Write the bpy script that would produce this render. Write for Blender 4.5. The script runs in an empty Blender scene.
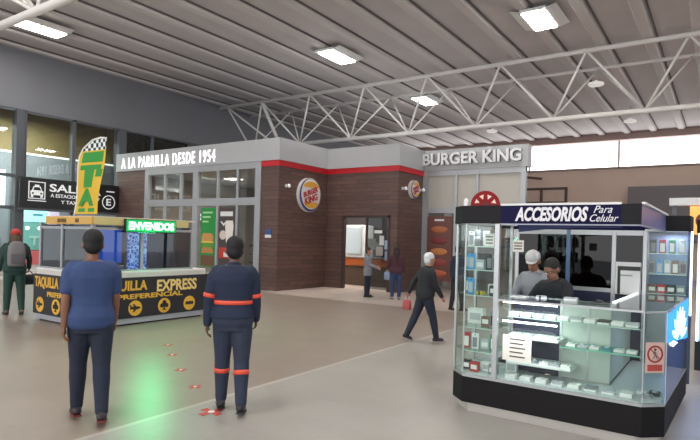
import bpy, bmesh, math, random
from mathutils import Vector, Matrix, noise as mnoise
random.seed(7)
PI = math.pi
S = bpy.context.scene
COL = S.collection

# ------------------------------------------------------------------ camera, world, big lights, exposure
FOC, PY, PITCH, ROLL, YAW, CAMH = 553.4, 239.7, -.0016, .0272, .596, 1.738
cy, sy = math.cos(YAW), math.sin(YAW)
right0 = Vector((cy, sy, 0)); fwd0 = Vector((-sy, cy, 0)); zz = Vector((0, 0, 1))
fwd = fwd0 * math.cos(PITCH) + zz * math.sin(PITCH)
up0 = zz * math.cos(PITCH) - fwd0 * math.sin(PITCH)
rgt = right0 * math.cos(ROLL) + up0 * math.sin(ROLL)
upv = up0 * math.cos(ROLL) - right0 * math.sin(ROLL)
cd = bpy.data.cameras.new('camera'); cam = bpy.data.objects.new('camera', cd); COL.objects.link(cam)
cd.sensor_fit = 'HORIZONTAL'; cd.sensor_width = 36; cd.lens = FOC / 700 * 36
cd.shift_y = (PY - 220) / 700; cd.clip_start = .05; cd.clip_end = 300
m4 = Matrix((rgt, upv, -fwd)).transposed().to_4x4(); m4.translation = Vector((0, 0, CAMH))
cam.matrix_world = m4
S.camera = cam

w = bpy.data.worlds.new('World'); S.world = w; w.use_nodes = True
bg = w.node_tree.nodes['Background']; bg.inputs[0].default_value = (.86, .93, 1, 1); bg.inputs[1].default_value = 1.0

def area(name, loc, direction, sx, sy_, energy, color=(1, 1, 1)):
    l = bpy.data.lights.new(name, 'AREA'); l.shape = 'RECTANGLE'; l.size = sx; l.size_y = sy_
    l.energy = energy; l.color = color
    o = bpy.data.objects.new(name, l); COL.objects.link(o); o.location = loc
    o.rotation_euler = Vector(direction).to_track_quat('-Z', 'Z').to_euler()
    return o
area('rear_area_fill', (-6, -9, 4.2), (-.05, 1, -.12), 26, 6, 1100, (1, .98, .96))  # added area light behind the camera, brightens the faces turned towards it
area('annex_fill', (-22.6, 8.5, 5.9), (-.25, 0, -1), 2, 8, 900, (.95, 1, 1))  # added area light brightening the annex beyond the left windows
S.view_settings.view_transform = 'Standard'; S.view_settings.look = 'None'
S.view_settings.exposure = 0.25; S.view_settings.gamma = 1; S.view_settings.use_curve_mapping = False
S.cycles.use_denoising = True
S.cycles.max_bounces = 10; S.cycles.transparent_max_bounces = 24; S.cycles.glossy_bounces = 4
S.cycles.caustics_reflective = False; S.cycles.caustics_refractive = False

LAMP = 62

# ------------------------------------------------------------------ materials
def lin(c):
    c /= 255.
    return c / 12.92 if c <= .04045 else ((c + .055) / 1.055) ** 2.4
def rgb(r, g, b): return (lin(r), lin(g), lin(b), 1)
MATS = {}
def mat(name, c, rough=.55, metal=0, noise=0, nscale=8, emit=0, spec=.5, bump=0):
    if name in MATS: return MATS[name]
    m = bpy.data.materials.new(name); m.use_nodes = True; MATS[name] = m
    nt = m.node_tree; b = nt.nodes['Principled BSDF']
    cl = rgb(*c); b.inputs['Base Color'].default_value = cl
    b.inputs['Roughness'].default_value = rough; b.inputs['Metallic'].default_value = metal
    b.inputs['Specular IOR Level'].default_value = spec
    if emit:
        b.inputs['Emission Color'].default_value = cl; b.inputs['Emission Strength'].default_value = emit
    if noise or bump:
        tc = nt.nodes.new('ShaderNodeTexCoord'); n = nt.nodes.new('ShaderNodeTexNoise')
        n.inputs['Scale'].default_value = nscale; n.inputs['Detail'].default_value = 5
        nt.links.new(tc.outputs['Object'], n.inputs['Vector'])
        if noise:
            r = nt.nodes.new('ShaderNodeMapRange')
            r.inputs[1].default_value = .3; r.inputs[2].default_value = .7
            r.inputs[3].default_value = 1 - noise; r.inputs[4].default_value = 1 + noise
            h = nt.nodes.new('ShaderNodeMix'); h.data_type = 'RGBA'; h.blend_type = 'MULTIPLY'
            h.inputs[0].default_value = 1; h.inputs[6].default_value = cl
            nt.links.new(n.outputs[0], r.inputs[0]); nt.links.new(r.outputs[0], h.inputs[7])
            nt.links.new(h.outputs[2], b.inputs['Base Color'])
        if bump:
            bp = nt.nodes.new('ShaderNodeBump'); bp.inputs['Strength'].default_value = bump
            nt.links.new(n.outputs[0], bp.inputs['Height']); nt.links.new(bp.outputs[0], b.inputs['Normal'])
    return m
def glass(name, tint=(235, 245, 242), refl=.06, trans=1.0, rough=0.02):
    if name in MATS: return MATS[name]
    m = bpy.data.materials.new(name); m.use_nodes = True; MATS[name] = m; nt = m.node_tree
    nt.nodes.remove(nt.nodes['Principled BSDF']); out = nt.nodes['Material Output']
    t = nt.nodes.new('ShaderNodeBsdfTransparent'); t.inputs[0].default_value = rgb(*tint)
    g = nt.nodes.new('ShaderNodeBsdfGlossy'); g.inputs['Roughness'].default_value = rough
    f = nt.nodes.new('ShaderNodeFresnel'); f.inputs[0].default_value = 1.45
    a = nt.nodes.new('ShaderNodeMath'); a.operation = 'ADD'; a.inputs[1].default_value = refl - .035
    a.use_clamp = True
    mx = nt.nodes.new('ShaderNodeMixShader')
    gb = nt.nodes.new('ShaderNodeNewGeometry'); iv = nt.nodes.new('ShaderNodeMath'); iv.operation = 'SUBTRACT'; iv.inputs[0].default_value = 1
    mu = nt.nodes.new('ShaderNodeMath'); mu.operation = 'MULTIPLY'          # one reflection per pane, on the face turned outwards
    nt.links.new(gb.outputs['Backfacing'], iv.inputs[1]); nt.links.new(f.outputs[0], a.inputs[0])
    nt.links.new(a.outputs[0], mu.inputs[0]); nt.links.new(iv.outputs[0], mu.inputs[1]); nt.links.new(mu.outputs[0], mx.inputs[0])
    nt.links.new(t.outputs[0], mx.inputs[1]); nt.links.new(g.outputs[0], mx.inputs[2])
    nt.links.new(mx.outputs[0], out.inputs[0])
    return m
def wood_mat(name):
    m = mat(name, (86, 64, 57), .5); nt = m.node_tree; b = nt.nodes['Principled BSDF']
    tc = nt.nodes.new('ShaderNodeTexCoord')
    # horizontal boards running round the building: use the height and the run along the wall
    sep = nt.nodes.new('ShaderNodeSeparateXYZ'); nt.links.new(tc.outputs['Object'], sep.inputs[0])
    ad = nt.nodes.new('ShaderNodeMath'); ad.operation = 'ADD'
    nt.links.new(sep.outputs[0], ad.inputs[0]); nt.links.new(sep.outputs[1], ad.inputs[1])
    cb = nt.nodes.new('ShaderNodeCombineXYZ')
    nt.links.new(ad.outputs[0], cb.inputs[0]); nt.links.new(sep.outputs[2], cb.inputs[1])
    br = nt.nodes.new('ShaderNodeTexBrick')
    br.inputs['Color1'].default_value = rgb(88, 66, 61); br.inputs['Color2'].default_value = rgb(106, 79, 71)
    br.inputs['Mortar'].default_value = rgb(62, 47, 44); br.inputs['Scale'].default_value = 1
    br.inputs['Mortar Size'].default_value = .006; br.inputs['Brick Width'].default_value = 1.3
    br.inputs['Row Height'].default_value = .14; br.inputs['Bias'].default_value = -.1
    nt.links.new(cb.outputs[0], br.inputs['Vector'])
    mp = nt.nodes.new('ShaderNodeMapping'); mp.inputs['Scale'].default_value = (2.2, 30, 1)
    nt.links.new(cb.outputs[0], mp.inputs[0])
    n = nt.nodes.new('ShaderNodeTexNoise'); n.inputs['Scale'].default_value = 1.2; n.inputs['Detail'].default_value = 4
    nt.links.new(mp.outputs[0], n.inputs['Vector'])
    r = nt.nodes.new('ShaderNodeMapRange'); r.inputs[1].default_value = .3; r.inputs[2].default_value = .7
    r.inputs[3].default_value = .75; r.inputs[4].default_value = 1.2
    nt.links.new(n.outputs[0], r.inputs[0])
    h = nt.nodes.new('ShaderNodeMix'); h.data_type = 'RGBA'; h.blend_type = 'MULTIPLY'; h.inputs[0].default_value = 1
    nt.links.new(br.outputs[0], h.inputs[6]); nt.links.new(r.outputs[0], h.inputs[7])
    nt.links.new(h.outputs[2], b.inputs['Base Color'])
    return m
def floor_mat():
    m = mat('floor_tiles', (150, 138, 126), .3); nt = m.node_tree; b = nt.nodes['Principled BSDF']
    geo = nt.nodes.new('ShaderNodeNewGeometry'); sep = nt.nodes.new('ShaderNodeSeparateXYZ')
    nt.links.new(geo.outputs['Position'], sep.inputs[0])
    def math_(op, a, bb):
        n = nt.nodes.new('ShaderNodeMath'); n.operation = op
        for i, v in enumerate((a, bb)):
            if isinstance(v, (int, float)): n.inputs[i].default_value = v
            else: nt.links.new(v, n.inputs[i])
        return n.outputs[0]
    def mixc(fac, A, B):
        h = nt.nodes.new('ShaderNodeMix'); h.data_type = 'RGBA'
        nt.links.new(fac, h.inputs[0])
        for i, v in ((6, A), (7, B)):
            if isinstance(v, tuple): h.inputs[i].default_value = v
            else: nt.links.new(v, h.inputs[i])
        return h.outputs[2]
    east = math_('GREATER_THAN', sep.outputs[0], -4.42)
    seam = math_('MULTIPLY', math_('GREATER_THAN', sep.outputs[0], -4.46), math_('LESS_THAN', sep.outputs[0], -4.40))
    north = math_('GREATER_THAN', sep.outputs[1], 12.75)
    c = mixc(east, rgb(150, 136, 125), rgb(164, 158, 152))
    c = mixc(north, c, rgb(186, 172, 162))
    c = mixc(seam, c, rgb(186, 178, 170))
    br = nt.nodes.new('ShaderNodeTexBrick'); br.offset = 0
    br.inputs['Color1'].default_value = (1, 1, 1, 1); br.inputs['Color2'].default_value = (.95, .95, .95, 1)
    br.inputs['Mortar'].default_value = (.86, .86, .86, 1); br.inputs['Scale'].default_value = 1
    br.inputs['Mortar Size'].default_value = .004; br.inputs['Brick Width'].default_value = .6; br.inputs['Row Height'].default_value = .6
    nt.links.new(geo.outputs['Position'], br.inputs['Vector'])
    n = nt.nodes.new('ShaderNodeTexNoise'); n.inputs['Scale'].default_value = 1.5; n.inputs['Detail'].default_value = 6
    nt.links.new(geo.outputs['Position'], n.inputs['Vector'])
    r = nt.nodes.new('ShaderNodeMapRange'); r.inputs[3].default_value = .88; r.inputs[4].default_value = 1.12
    nt.links.new(n.outputs[0], r.inputs[0])
    for src in (br.outputs[0], r.outputs[0]):
        h = nt.nodes.new('ShaderNodeMix'); h.data_type = 'RGBA'; h.blend_type = 'MULTIPLY'; h.inputs[0].default_value = 1
        nt.links.new(c, h.inputs[6]); nt.links.new(src, h.inputs[7]); c = h.outputs[2]
    nt.links.new(c, b.inputs['Base Color'])
    b.inputs['Roughness'].default_value = .36
    return m

# ------------------------------------------------------------------ mesh builder
class MB:
    def __init__(self): self.v = []; self.f = []; self.sm = []
    def add(self, vs, fs, smooth=False):
        n = len(self.v); self.v += [Vector(p) for p in vs]
        for f in fs: self.f.append([i + n for i in f]); self.sm.append(smooth)
        return self
    def box(self, x0, x1, y0, y1, z0, z1):
        vs = [(x, y, z) for x in (x0, x1) for y in (y0, y1) for z in (z0, z1)]
        return self.add(vs, [(0, 1, 3, 2), (4, 6, 7, 5), (0, 4, 5, 1), (2, 3, 7, 6), (0, 2, 6, 4), (1, 5, 7, 3)])
    def bbox(self, x0, x1, y0, y1, z0, z1, r=.01):
        """box with bevelled edges"""
        bm = bmesh.new(); bmesh.ops.create_cube(bm, size=1)
        bmesh.ops.scale(bm, vec=(x1 - x0, y1 - y0, z1 - z0), verts=bm.verts)
        bmesh.ops.bevel(bm, geom=bm.edges[:], offset=r, segments=2, affect='EDGES', profile=.5)
        bmesh.ops.translate(bm, vec=((x0 + x1) / 2, (y0 + y1) / 2, (z0 + z1) / 2), verts=bm.verts)
        bm.verts.index_update()
        self.add([v.co.copy() for v in bm.verts], [[v.index for v in f.verts] for f in bm.faces]); bm.free()
        return self
    def prism(self, poly, z0, z1):
        n = len(poly); vs = [(p[0], p[1], z0) for p in poly] + [(p[0], p[1], z1) for p in poly]
        fs = [(i, (i + 1) % n, (i + 1) % n + n, i + n) for i in range(n)]
        return self.add(vs, fs + [tuple(range(n))[::-1], tuple(range(n, 2 * n))])
    def slab(self, o, u, v, poly, t):
        """polygon given in the (u, v) plane at o, extruded by t along u x v"""
        o = Vector(o); u = Vector(u).normalized(); v = Vector(v).normalized(); n_ = u.cross(v)
        n = len(poly); a = [o + u * p[0] + v * p[1] for p in poly]; b = [p + n_ * t for p in a]
        fs = [(i, (i + 1) % n, (i + 1) % n + n, i + n) for i in range(n)]
        return self.add(a + b, fs + [tuple(range(n))[::-1], tuple(range(n, 2 * n))])
    def bar(self, a, b, wd, h=None):
        a = Vector(a); b = Vector(b); h = h or wd; d = (b - a).normalized()
        r = Vector((0, 0, 1)) if abs(d.z) < .95 else Vector((0, 1, 0))
        s = d.cross(r).normalized() * wd / 2; t = s.cross(d).normalized() * h / 2
        q = [s + t, -s + t, -s - t, s - t]
        return self.add([a + k for k in q] + [b + k for k in q],
                        [(0, 1, 5, 4), (1, 2, 6, 5), (2, 3, 7, 6), (3, 0, 4, 7), (3, 2, 1, 0), (4, 5, 6, 7)])
    def tube(self, pts, rad, n=10, caps=True, smooth=True):
        pts = [Vector(p) for p in pts]; k = len(pts)
        if not hasattr(rad, '__len__'): rad = [rad] * k
        d0 = (pts[1] - pts[0]).normalized()
        ref = Vector((0, 0, 1)) if abs(d0.z) < .9 else Vector((0, 1, 0))
        s = d0.cross(ref).normalized(); vs = []; P = None
        rings = []
        for i in range(k):
            d = (pts[min(i + 1, k - 1)] - pts[max(i - 1, 0)])
            if d.length < 1e-9: d = d0
            d.normalize(); s = (s - d * s.dot(d)).normalized(); t = d.cross(s)
            rings.append((pts[i], s.copy(), t.copy(), d.copy(), rad[i]))
        if caps == 'round':
            a = rings[0]; b = rings[-1]; pre = []; post = []
            for q in (.15, .6): 
                pre.append((a[0] - a[3] * a[4] * math.cos(q * PI / 2) * .9, a[1], a[2], a[3], a[4] * math.sin(q * PI / 2)))
                post.insert(0, (b[0] + b[3] * b[4] * math.cos(q * PI / 2) * .9, b[1], b[2], b[3], b[4] * math.sin(q * PI / 2)))
            rings = pre + rings + post
        for p, s_, t_, d_, r in rings:
            for j in range(n):
                a = 2 * PI * j / n; vs.append(p + (s_ * math.cos(a) + t_ * math.sin(a)) * r)
        K = len(rings)
        fs = [(i * n + j, i * n + (j + 1) % n, (i + 1) * n + (j + 1) % n, (i + 1) * n + j) for i in range(K - 1) for j in range(n)]
        self.add(vs, fs, smooth)
        if caps:
            self.f.append([len(self.v) - K * n + j for j in range(n)][::-1]); self.sm.append(False)
            self.f.append([len(self.v) - n + j for j in range(n)]); self.sm.append(False)
        return self
    def loft(self, secs, n=20, smooth=True):
        """secs: (z, half width, half depth, x centre, y centre, power)"""
        vs = []
        for s in secs:
            z, a, b = s[:3]; x0 = s[3] if len(s) > 3 else 0; y0 = s[4] if len(s) > 4 else 0; e = s[5] if len(s) > 5 else 2.3
            for j in range(n):
                t = 2 * PI * j / n; c_, s_ = math.cos(t), math.sin(t)
                vs.append((x0 + a * math.copysign(abs(c_) ** (2 / e), c_), y0 + b * math.copysign(abs(s_) ** (2 / e), s_), z))
        K = len(secs)
        fs = [(i * n + j, i * n + (j + 1) % n, (i + 1) * n + (j + 1) % n, (i + 1) * n + j) for i in range(K - 1) for j in range(n)]
        fs += [tuple(range(n))[::-1], tuple(range((K - 1) * n, K * n))]
        return self.add(vs, fs, smooth)
    def ell(self, c, r, M=None, n=16, m=10):
        c = Vector(c); vs = []
        for i in range(m + 1):
            p = PI * i / m
            for j in range(n):
                t = 2 * PI * j / n
                q = Vector((r[0] * math.sin(p) * math.cos(t), r[1] * math.sin(p) * math.sin(t), -r[2] * math.cos(p)))
                if i in (0, m): q = Vector((1e-4 * math.cos(t), 1e-4 * math.sin(t), q.z))
                vs.append(c + (M @ q if M else q))
        fs = [(i * n + j, i * n + (j + 1) % n, (i + 1) * n + (j + 1) % n, (i + 1) * n + j) for i in range(m) for j in range(n)]
        fs += [tuple(range(n))[::-1], tuple(range(m * n, m * n + n))]
        return self.add(vs, fs, True)
    def disc(self, o, u, v, r, t, n=28, r2=None):
        return self.slab(o, u, v, [(r * math.cos(2 * PI * i / n), (r2 or r) * math.sin(2 * PI * i / n)) for i in range(n)], t)
    def ring(self, o, u, v, r, r_in, t, n=32, ry=1.0):
        o = Vector(o); u = Vector(u).normalized(); v = Vector(v).normalized(); nn = u.cross(v) * t; vs = []
        for i in range(n):
            a = 2 * PI * i / n; e = u * math.cos(a) + v * math.sin(a) * ry
            vs += [o + e * r, o + e * r_in, o + e * r + nn, o + e * r_in + nn]
        fs = []
        for i in range(n):
            a = 4 * i; b = 4 * ((i + 1) % n)
            fs += [(a, b, b + 2, a + 2), (b + 1, a + 1, a + 3, b + 3), (a + 2, b + 2, b + 3, a + 3), (b, a, a + 1, b + 1)]
        return self.add(vs, fs)
    def tf(self, fn):
        self.v = [fn(p) for p in self.v]; return self
    def build(self, name, m, parent=None, off=None, fix=True):
        me = bpy.data.meshes.new(name)
        if off is None:
            r = parent
            off = Vector((0, 0, 0))
            if r is not None:
                while r.parent: r = r.parent
                off = Vector(r.get('_o', (0, 0, 0)))
            elif self.v:
                xs = [p.x for p in self.v]; ys = [p.y for p in self.v]; zs = [p.z for p in self.v]
                off = Vector(((min(xs) + max(xs)) / 2, (min(ys) + max(ys)) / 2, min(zs)))
        me.from_pydata([tuple(p - off) for p in self.v], [], self.f)
        me.polygons.foreach_set('use_smooth', self.sm)
        if fix:
            bm = bmesh.new(); bm.from_mesh(me); bmesh.ops.recalc_face_normals(bm, faces=bm.faces); bm.to_mesh(me); bm.free()
        me.materials.append(m); me.update()
        o = bpy.data.objects.new(name, me); COL.objects.link(o)
        if parent is not None: o.parent = parent
        else: o.location = off; o['_o'] = tuple(off)
        return o

def tag(o, label=None, cat=None, group=None, kind=None):
    if label: o['label'] = label
    if cat: o['category'] = cat
    if group: o['group'] = group
    if kind: o['kind'] = kind
    return o
def thing(name, loc, label, cat, group=None, rz=0):
    o = bpy.data.objects.new(name, None); COL.objects.link(o); o.location = loc; o.rotation_euler = (0, 0, rz)
    o['_o'] = tuple(loc); o.empty_display_size = .1
    return tag(o, label, cat, group)
def struct(name, mb, m): return tag(mb.build(name, m), kind='structure')
def evaluated(o):
    bpy.context.view_layer.update()
    return bpy.data.meshes.new_from_object(o.evaluated_get(bpy.context.evaluated_depsgraph_get()))
def text_mb(s, o, u, v, width, height, depth, bold=0, shear=0, split=False, space=1.0):
    """raised lettering fitted to width x height with its lower left corner at o"""
    cu = bpy.data.curves.new('t', 'FONT'); cu.body = s; cu.extrude = .05; cu.offset = bold; cu.shear = shear
    cu.space_character = space; cu.resolution_u = 3
    ob = bpy.data.objects.new('t', cu); COL.objects.link(ob); me = evaluated(ob)
    vs = [p.co.copy() for p in me.vertices]; fs = [list(p.vertices) for p in me.polygons]
    bpy.data.objects.remove(ob); bpy.data.curves.remove(cu); bpy.data.meshes.remove(me)
    x0 = min(p.x for p in vs); x1 = max(p.x for p in vs); y0 = min(p.y for p in vs); y1 = max(p.y for p in vs)
    o = Vector(o); u = Vector(u).normalized(); v = Vector(v).normalized(); n = u.cross(v)
    P = [o + u * ((p.x - x0) / (x1 - x0) * width) + v * ((p.y - y0) / (y1 - y0) * height) + n * ((p.z + .05) / .1 * depth) for p in vs]
    if not split: return MB().add(P, fs)
    # split into letters: connected pieces
    par = list(range(len(P)))
    def find(i):
        while par[i] != i: par[i] = par[par[i]]; i = par[i]
        return i
    for f in fs:
        for i in f[1:]: par[find(i)] = find(f[0])
    # font meshes repeat vertices between faces: weld by position
    pos = {}
    for i, p in enumerate(P):
        k = tuple(round(c, 5) for c in p)
        if k in pos: par[find(i)] = find(pos[k])
        else: pos[k] = i
    groups = {}
    for f in fs: groups.setdefault(find(f[0]), []).append(f)
    out = []
    for g in groups.values():
        idx = sorted({i for f in g for i in f}); mp = {a: b for b, a in enumerate(idx)}
        out.append(MB().add([P[i] for i in idx], [[mp[i] for i in f] for f in g]))
    return out
X = Vector((1, 0, 0)); Y = Vector((0, 1, 0)); Z = Vector((0, 0, 1))

# common materials
M_white = mat('white_paint', (225, 225, 225), .5)
M_tube = mat('truss_paint', (236, 233, 230), .5)
M_deck = mat('ceiling_deck', (204, 199, 200), .6, noise=.06, nscale=.6)
M_rib = mat('ceiling_rib', (214, 209, 208), .55)
M_alu = mat('aluminium', (176, 178, 180), .35, .6)
M_frame = mat('grey_frame', (120, 124, 130), .45)
M_dframe = mat('dark_frame', (84, 88, 94), .45)
M_black = mat('black_plastic', (24, 24, 27), .45)
M_glass = glass('clear_glass', (246, 252, 250), .04)
M_case = glass('case_glass', (248, 253, 251), .04)
M_win = glass('hall_window_glass', (228, 232, 228), .1)
M_shop = glass('storefront_glass', (226, 230, 230), .12)
M_dark = mat('dark_interior', (46, 42, 44), .7)

# ------------------------------------------------------------------ the setting
M_floor = floor_mat()
f = MB().box(-33, 26, -14, 37, -.2, 0); struct('floor', f, M_floor)
c = MB().box(-33, 26, -14, 37, 8.2, 8.4)
ceil = struct('ceiling', c, M_deck)
k = 0; x = -4.74 - 1.32 * 12
rb = MB()
while x < 26:
    rb.add([(x - .19, -14, 8.2), (x - .12, -14, 8.1), (x + .12, -14, 8.1), (x + .19, -14, 8.2),
            (x - .19, 36.2, 8.2), (x - .12, 36.2, 8.1), (x + .12, 36.2, 8.1), (x + .19, 36.2, 8.2)],
           [(0, 1, 5, 4), (1, 2, 6, 5), (2, 3, 7, 6), (0, 3, 2, 1), (4, 5, 6, 7)])
    x += 1.32
r_ = rb.build('deck_ribs', M_rib, ceil, off=Vector(ceil['_o']))
gv = MB(); x = -4.74 - 1.32 * 12 + .22
while x < 26:
    gv.box(x, x + .035, -14, 36.2, 8.15, 8.199); x += 1.32
gv.build('seam_shade_strips', mat('seam_shade', (104, 99, 100), .8), ceil, off=Vector(ceil['_o']))  # deck seams beside the ribs, with each rib's shadow side painted in

# left wall: solid band over a row of windows
M_wl = mat('left_wall_paint', (118, 119, 126), .55, noise=.04, nscale=.5)
lw = MB().box(-20.95, -20.7, -14, 37, 6.0, 8.2)
lw.box(-20.95, -20.7, -14, -12, 0, 6.0)
struct('wall_left', lw, M_wl)
mul = MB()
for (y0, y1, d) in [(-8, -7.7, .3), (-3.4, -3.1, .3), (1.2, 1.5, .3), (5.4, 5.7, .3), (9.45, 9.76, .34), (11.49, 11.63, .2), (13.42, 13.75, .34),
                    (15.0, 15.12, .2), (17.0, 17.3, .34), (19.5, 19.62, .2), (22, 22.3, .34), (26, 26.3, .34), (30, 30.3, .34)]:
    mul.box(-20.82 - d / 2, -20.82 + d / 2, y0, y1, 0, 6.0)
mul.box(-20.9, -20.72, -12, 37, 5.93, 6.0)
mul.box(-20.9, -20.74, -12, 37, 2.46, 2.58)
mul.box(-20.9, -20.74, -12, 9.5, 3.6, 3.7)
mul.box(-20.9, -20.74, 13.6, 37, 3.6, 3.7)
struct('trim_1', mul, M_dframe)
def window(n, y0, y1, z0, z1, m=M_win):
    return struct('window_%d' % n, MB().box(-20.84, -20.825, y0, y1, z0, z1), m)
for i, (y0, y1) in enumerate([(5.7, 9.45), (9.76, 11.49), (11.63, 13.42)]): window(i + 1, y0, y1, 2.58, 5.93)
for i, (y0, y1) in enumerate([(13.75, 15.0), (15.12, 17.0), (17.3, 19.5)]):
    window(i + 4, y0, y1, 3.7, 5.93, glass('teal_glass', (110, 140, 140), .12))
window(7, 19.62, 30, 3.7, 5.93, MATS['teal_glass'])
window(8, 5.7, 9.45, .1, 2.46)
# what stands beyond the left wall
an = MB().box(-24.9, -24.7, 2, 20, 0, 4.95); struct('wall_annex', an, mat('annex_wall', (126, 132, 138), .6, noise=.05))
an = MB().box(-24.9, -24.7, 2, 20, 5.02, 8.2); struct('wall_annex_upper', an, mat('annex_olive', (122, 106, 66), .6))
an = MB().box(-24.9, -24.66, 2, 20, 4.95, 5.02); struct('trim_2', an, mat('annex_strip_light', (245, 250, 250), .5, emit=1.2))
struct('wall_annex_end', MB().box(-24.9, -20.9, 20, 20.2, 0, 8.2), mat('annex_dark', (60, 70, 74), .7))
struct('window_9', MB().box(-24.7, -24.66, 7.0, 10.9, 2.7, 4.2), mat('annex_daylit_window', (246, 250, 252), .5, emit=1.0))

# far wall with the bright clerestory
M_far = mat('far_wall_paint', (238, 212, 196), .7, noise=.05, nscale=.4)
fw = MB().box(-33, 26, 35, 35.3, 0, 6.28)
struct('wall_back', fw, M_far)
for i in range(9):
    x0 = -20.5 + i * 5.1
    struct('window_%d' % (10 + i), MB().box(x0 + .06, x0 + 5.04, 35.1, 35.14, 6.28, 7.85), mat('overcast_clerestory', (255, 255, 255), .5, emit=2.6))
mb = MB()
for i in range(10): mb.box(-20.5 + i * 5.1 - .06, -20.5 + i * 5.1 + .06, 35.0, 35.25, 6.28, 7.85)
struct('trim_3', mb, mat('clerestory_post', (240, 236, 232), .6))
struct('trim_4', MB().box(-33, 26, 34.6, 35.3, 7.8, 8.2), mat('ring_beam', (176, 150, 144), .6))
struct('trim_5', MB().box(-20.5, 26, 34.9, 35.1, 6.18, 6.3), mat('sill_beam', (168, 150, 142), .6))
struct('trim_6', MB().box(-4.6, 8, 34.4, 35, 2.0, 5.08), mat('far_grey_panel', (140, 135, 138), .7))

# ------------------------------------------------------------------ roof trusses
def truss(label, x0, n, Yf, Ym, Yb, zt, zb, sp, xend0, xend1, skew=-1.2):
    t = thing('roof_truss', ((xend0 + xend1) / 2, Ym, zb), label, 'truss', 'white tubular roof trusses')
    MB().tube([(xend0, Yf, zt), (xend1, Yf, zt)], .075).build('top_chord', M_tube, t)
    MB().tube([(xend0, Yb, zt), (xend1, Yb, zt)], .06).build('top_chord', M_tube, t)
    MB().tube([(xend0 + .9, Ym, zb), (xend1, Ym, zb)], .085).build('bottom_chord', M_tube, t)
    for i in range(n):
        a = x0 + i * sp
        for Yt, r in ((Yf, .04), (Yb, .032)):
            MB().tube([(a, Yt, zt), (a + skew, Ym, zb)], r, 8).build('diagonal', M_tube, t)
            if a + skew + sp < xend1: MB().tube([(a, Yt, zt), (a + skew + sp, Ym, zb)], r, 8).build('diagonal', M_tube, t)
    return t
tr = truss('long white triangular tube truss spanning the hall above the restaurant block', -17.93, 14, 18.85, 19.7, 20.95, 7.97, 6.05, 2.82, -20.68, 24)
MB().tube([(-17.93, 18.85, 7.97), (-17.5, 19.7, 6.05)], .08).build('end_post', M_tube, tr)
MB().tube([(-20.2, 18.85, 7.97), (-19.4, 19.7, 6.05)], .04, 8).build('diagonal', M_tube, tr)
MB().tube([(-20.2, 18.85, 7.97), (-17.7, 19.7, 6.05)], .045, 8).build('diagonal', M_tube, tr)
truss('white tube truss cutting across the top left corner of the hall', -17.69, 14, 4.3, 5.25, 6.2, 7.97, 5.86, 2.82, -20.68, 24, 1.2)

# ------------------------------------------------------------------ ceiling lights
def ceiling_light(xc, yc, label, e):
    t = thing('ceiling_light', (xc, yc, 8.02), label, 'light', 'bright ceiling lights')
    h = MB().bbox(xc - .36, xc + .36, yc - .75, yc + .75, 8.0, 8.085, .02); h.build('housing', M_white, t)
    MB().bbox(xc - .30, xc + .30, yc - .68, yc + .68, 7.965, 8.005, .015).build('diffuser', mat('lamp_diffuser', (255, 252, 246), .5, emit=26), t)
    for s in (-1, 1):
        MB().add([(xc + s * .36, yc - .75, 8.0), (xc + s * .62, yc - .75, 8.07), (xc + s * .62, yc + .75, 8.07), (xc + s * .36, yc + .75, 8.0),
                  (xc + s * .36, yc - .75, 8.02), (xc + s * .62, yc - .75, 8.085), (xc + s * .62, yc + .75, 8.085), (xc + s * .36, yc + .75, 8.02)],
                 [(0, 1, 2, 3), (4, 5, 6, 7), (0, 1, 5, 4), (1, 2, 6, 5), (2, 3, 7, 6), (3, 0, 4, 7)]).build('reflector', M_white, t)
    l = bpy.data.lights.new('lamp', 'AREA'); l.shape = 'RECTANGLE'; l.size = .6; l.size_y = 1.3; l.energy = e; l.color = (1, .97, .92)
    lo = bpy.data.objects.new('lamp', l); COL.objects.link(lo); lo.parent = t; lo.location = (0, 0, -.09)
ceiling_light(-17.79, 8.74, 'bright ceiling light at far left, beside the nearer roof truss', LAMP)
ceiling_light(-11.24, 15.47, 'bright ceiling light above the restaurant corner', LAMP)
ceiling_light(-11.28, 22.31, 'bright ceiling light behind the long roof truss', LAMP)
ceiling_light(-4.44, 15.71, 'bright ceiling light at top right near the picture edge', LAMP)
for (xc, yc, lb) in [(-11.24, 8.74, 'added unseen ceiling light above the ticket kiosk, nearest the flag'), (-4.44, 8.74, 'added unseen ceiling light over the walkway in front of the restaurant'), (2.3, 8.74, 'added unseen ceiling light to the right of the accessory kiosk'),
                     (-11.24, 1.9, 'added unseen ceiling light left of the man in the blue t-shirt'), (-4.44, 1.9, 'added unseen ceiling light over the man in the blue t-shirt'), (2.3, 1.9, 'added unseen ceiling light just right of the camera'),
                     (2.3, 22.3, 'added unseen ceiling light far right beyond the frame')]:
    ceiling_light(xc, yc, lb, LAMP)  # unseen fixtures added along the lamp grid for light from above
for (xc, yc, lb) in [(-10.1, 27.67, 'white round hanging lamp above the raised grey restaurant name'),
                     (-3.76, 28.19, 'white round hanging lamp above the bright clerestory'),
                     (-3.95, 21.19, 'dull round hanging lamp between the truss diagonals')]:
    t = thing('hanging_lamp', (xc, yc, 7.45), lb, 'lamp', 'round hanging lamps')
    MB().loft([(7.45, .24, .24), (7.48, .27, .27), (7.53, .25, .25), (7.58, .1, .1), (7.62, .05, .05)]).build('lamp_shade', mat('lamp_white', (235, 232, 228), .4, emit=.35), t)
    MB().tube([(xc, yc, 7.6), (xc, yc, 8.2)], .012, 6).tf(lambda p: p).build('rod', M_alu, t)
    for o in t.children:
        if o.name.startswith('lamp_shade'):
            o.data.transform(Matrix.Translation((xc, yc, 0)))

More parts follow.
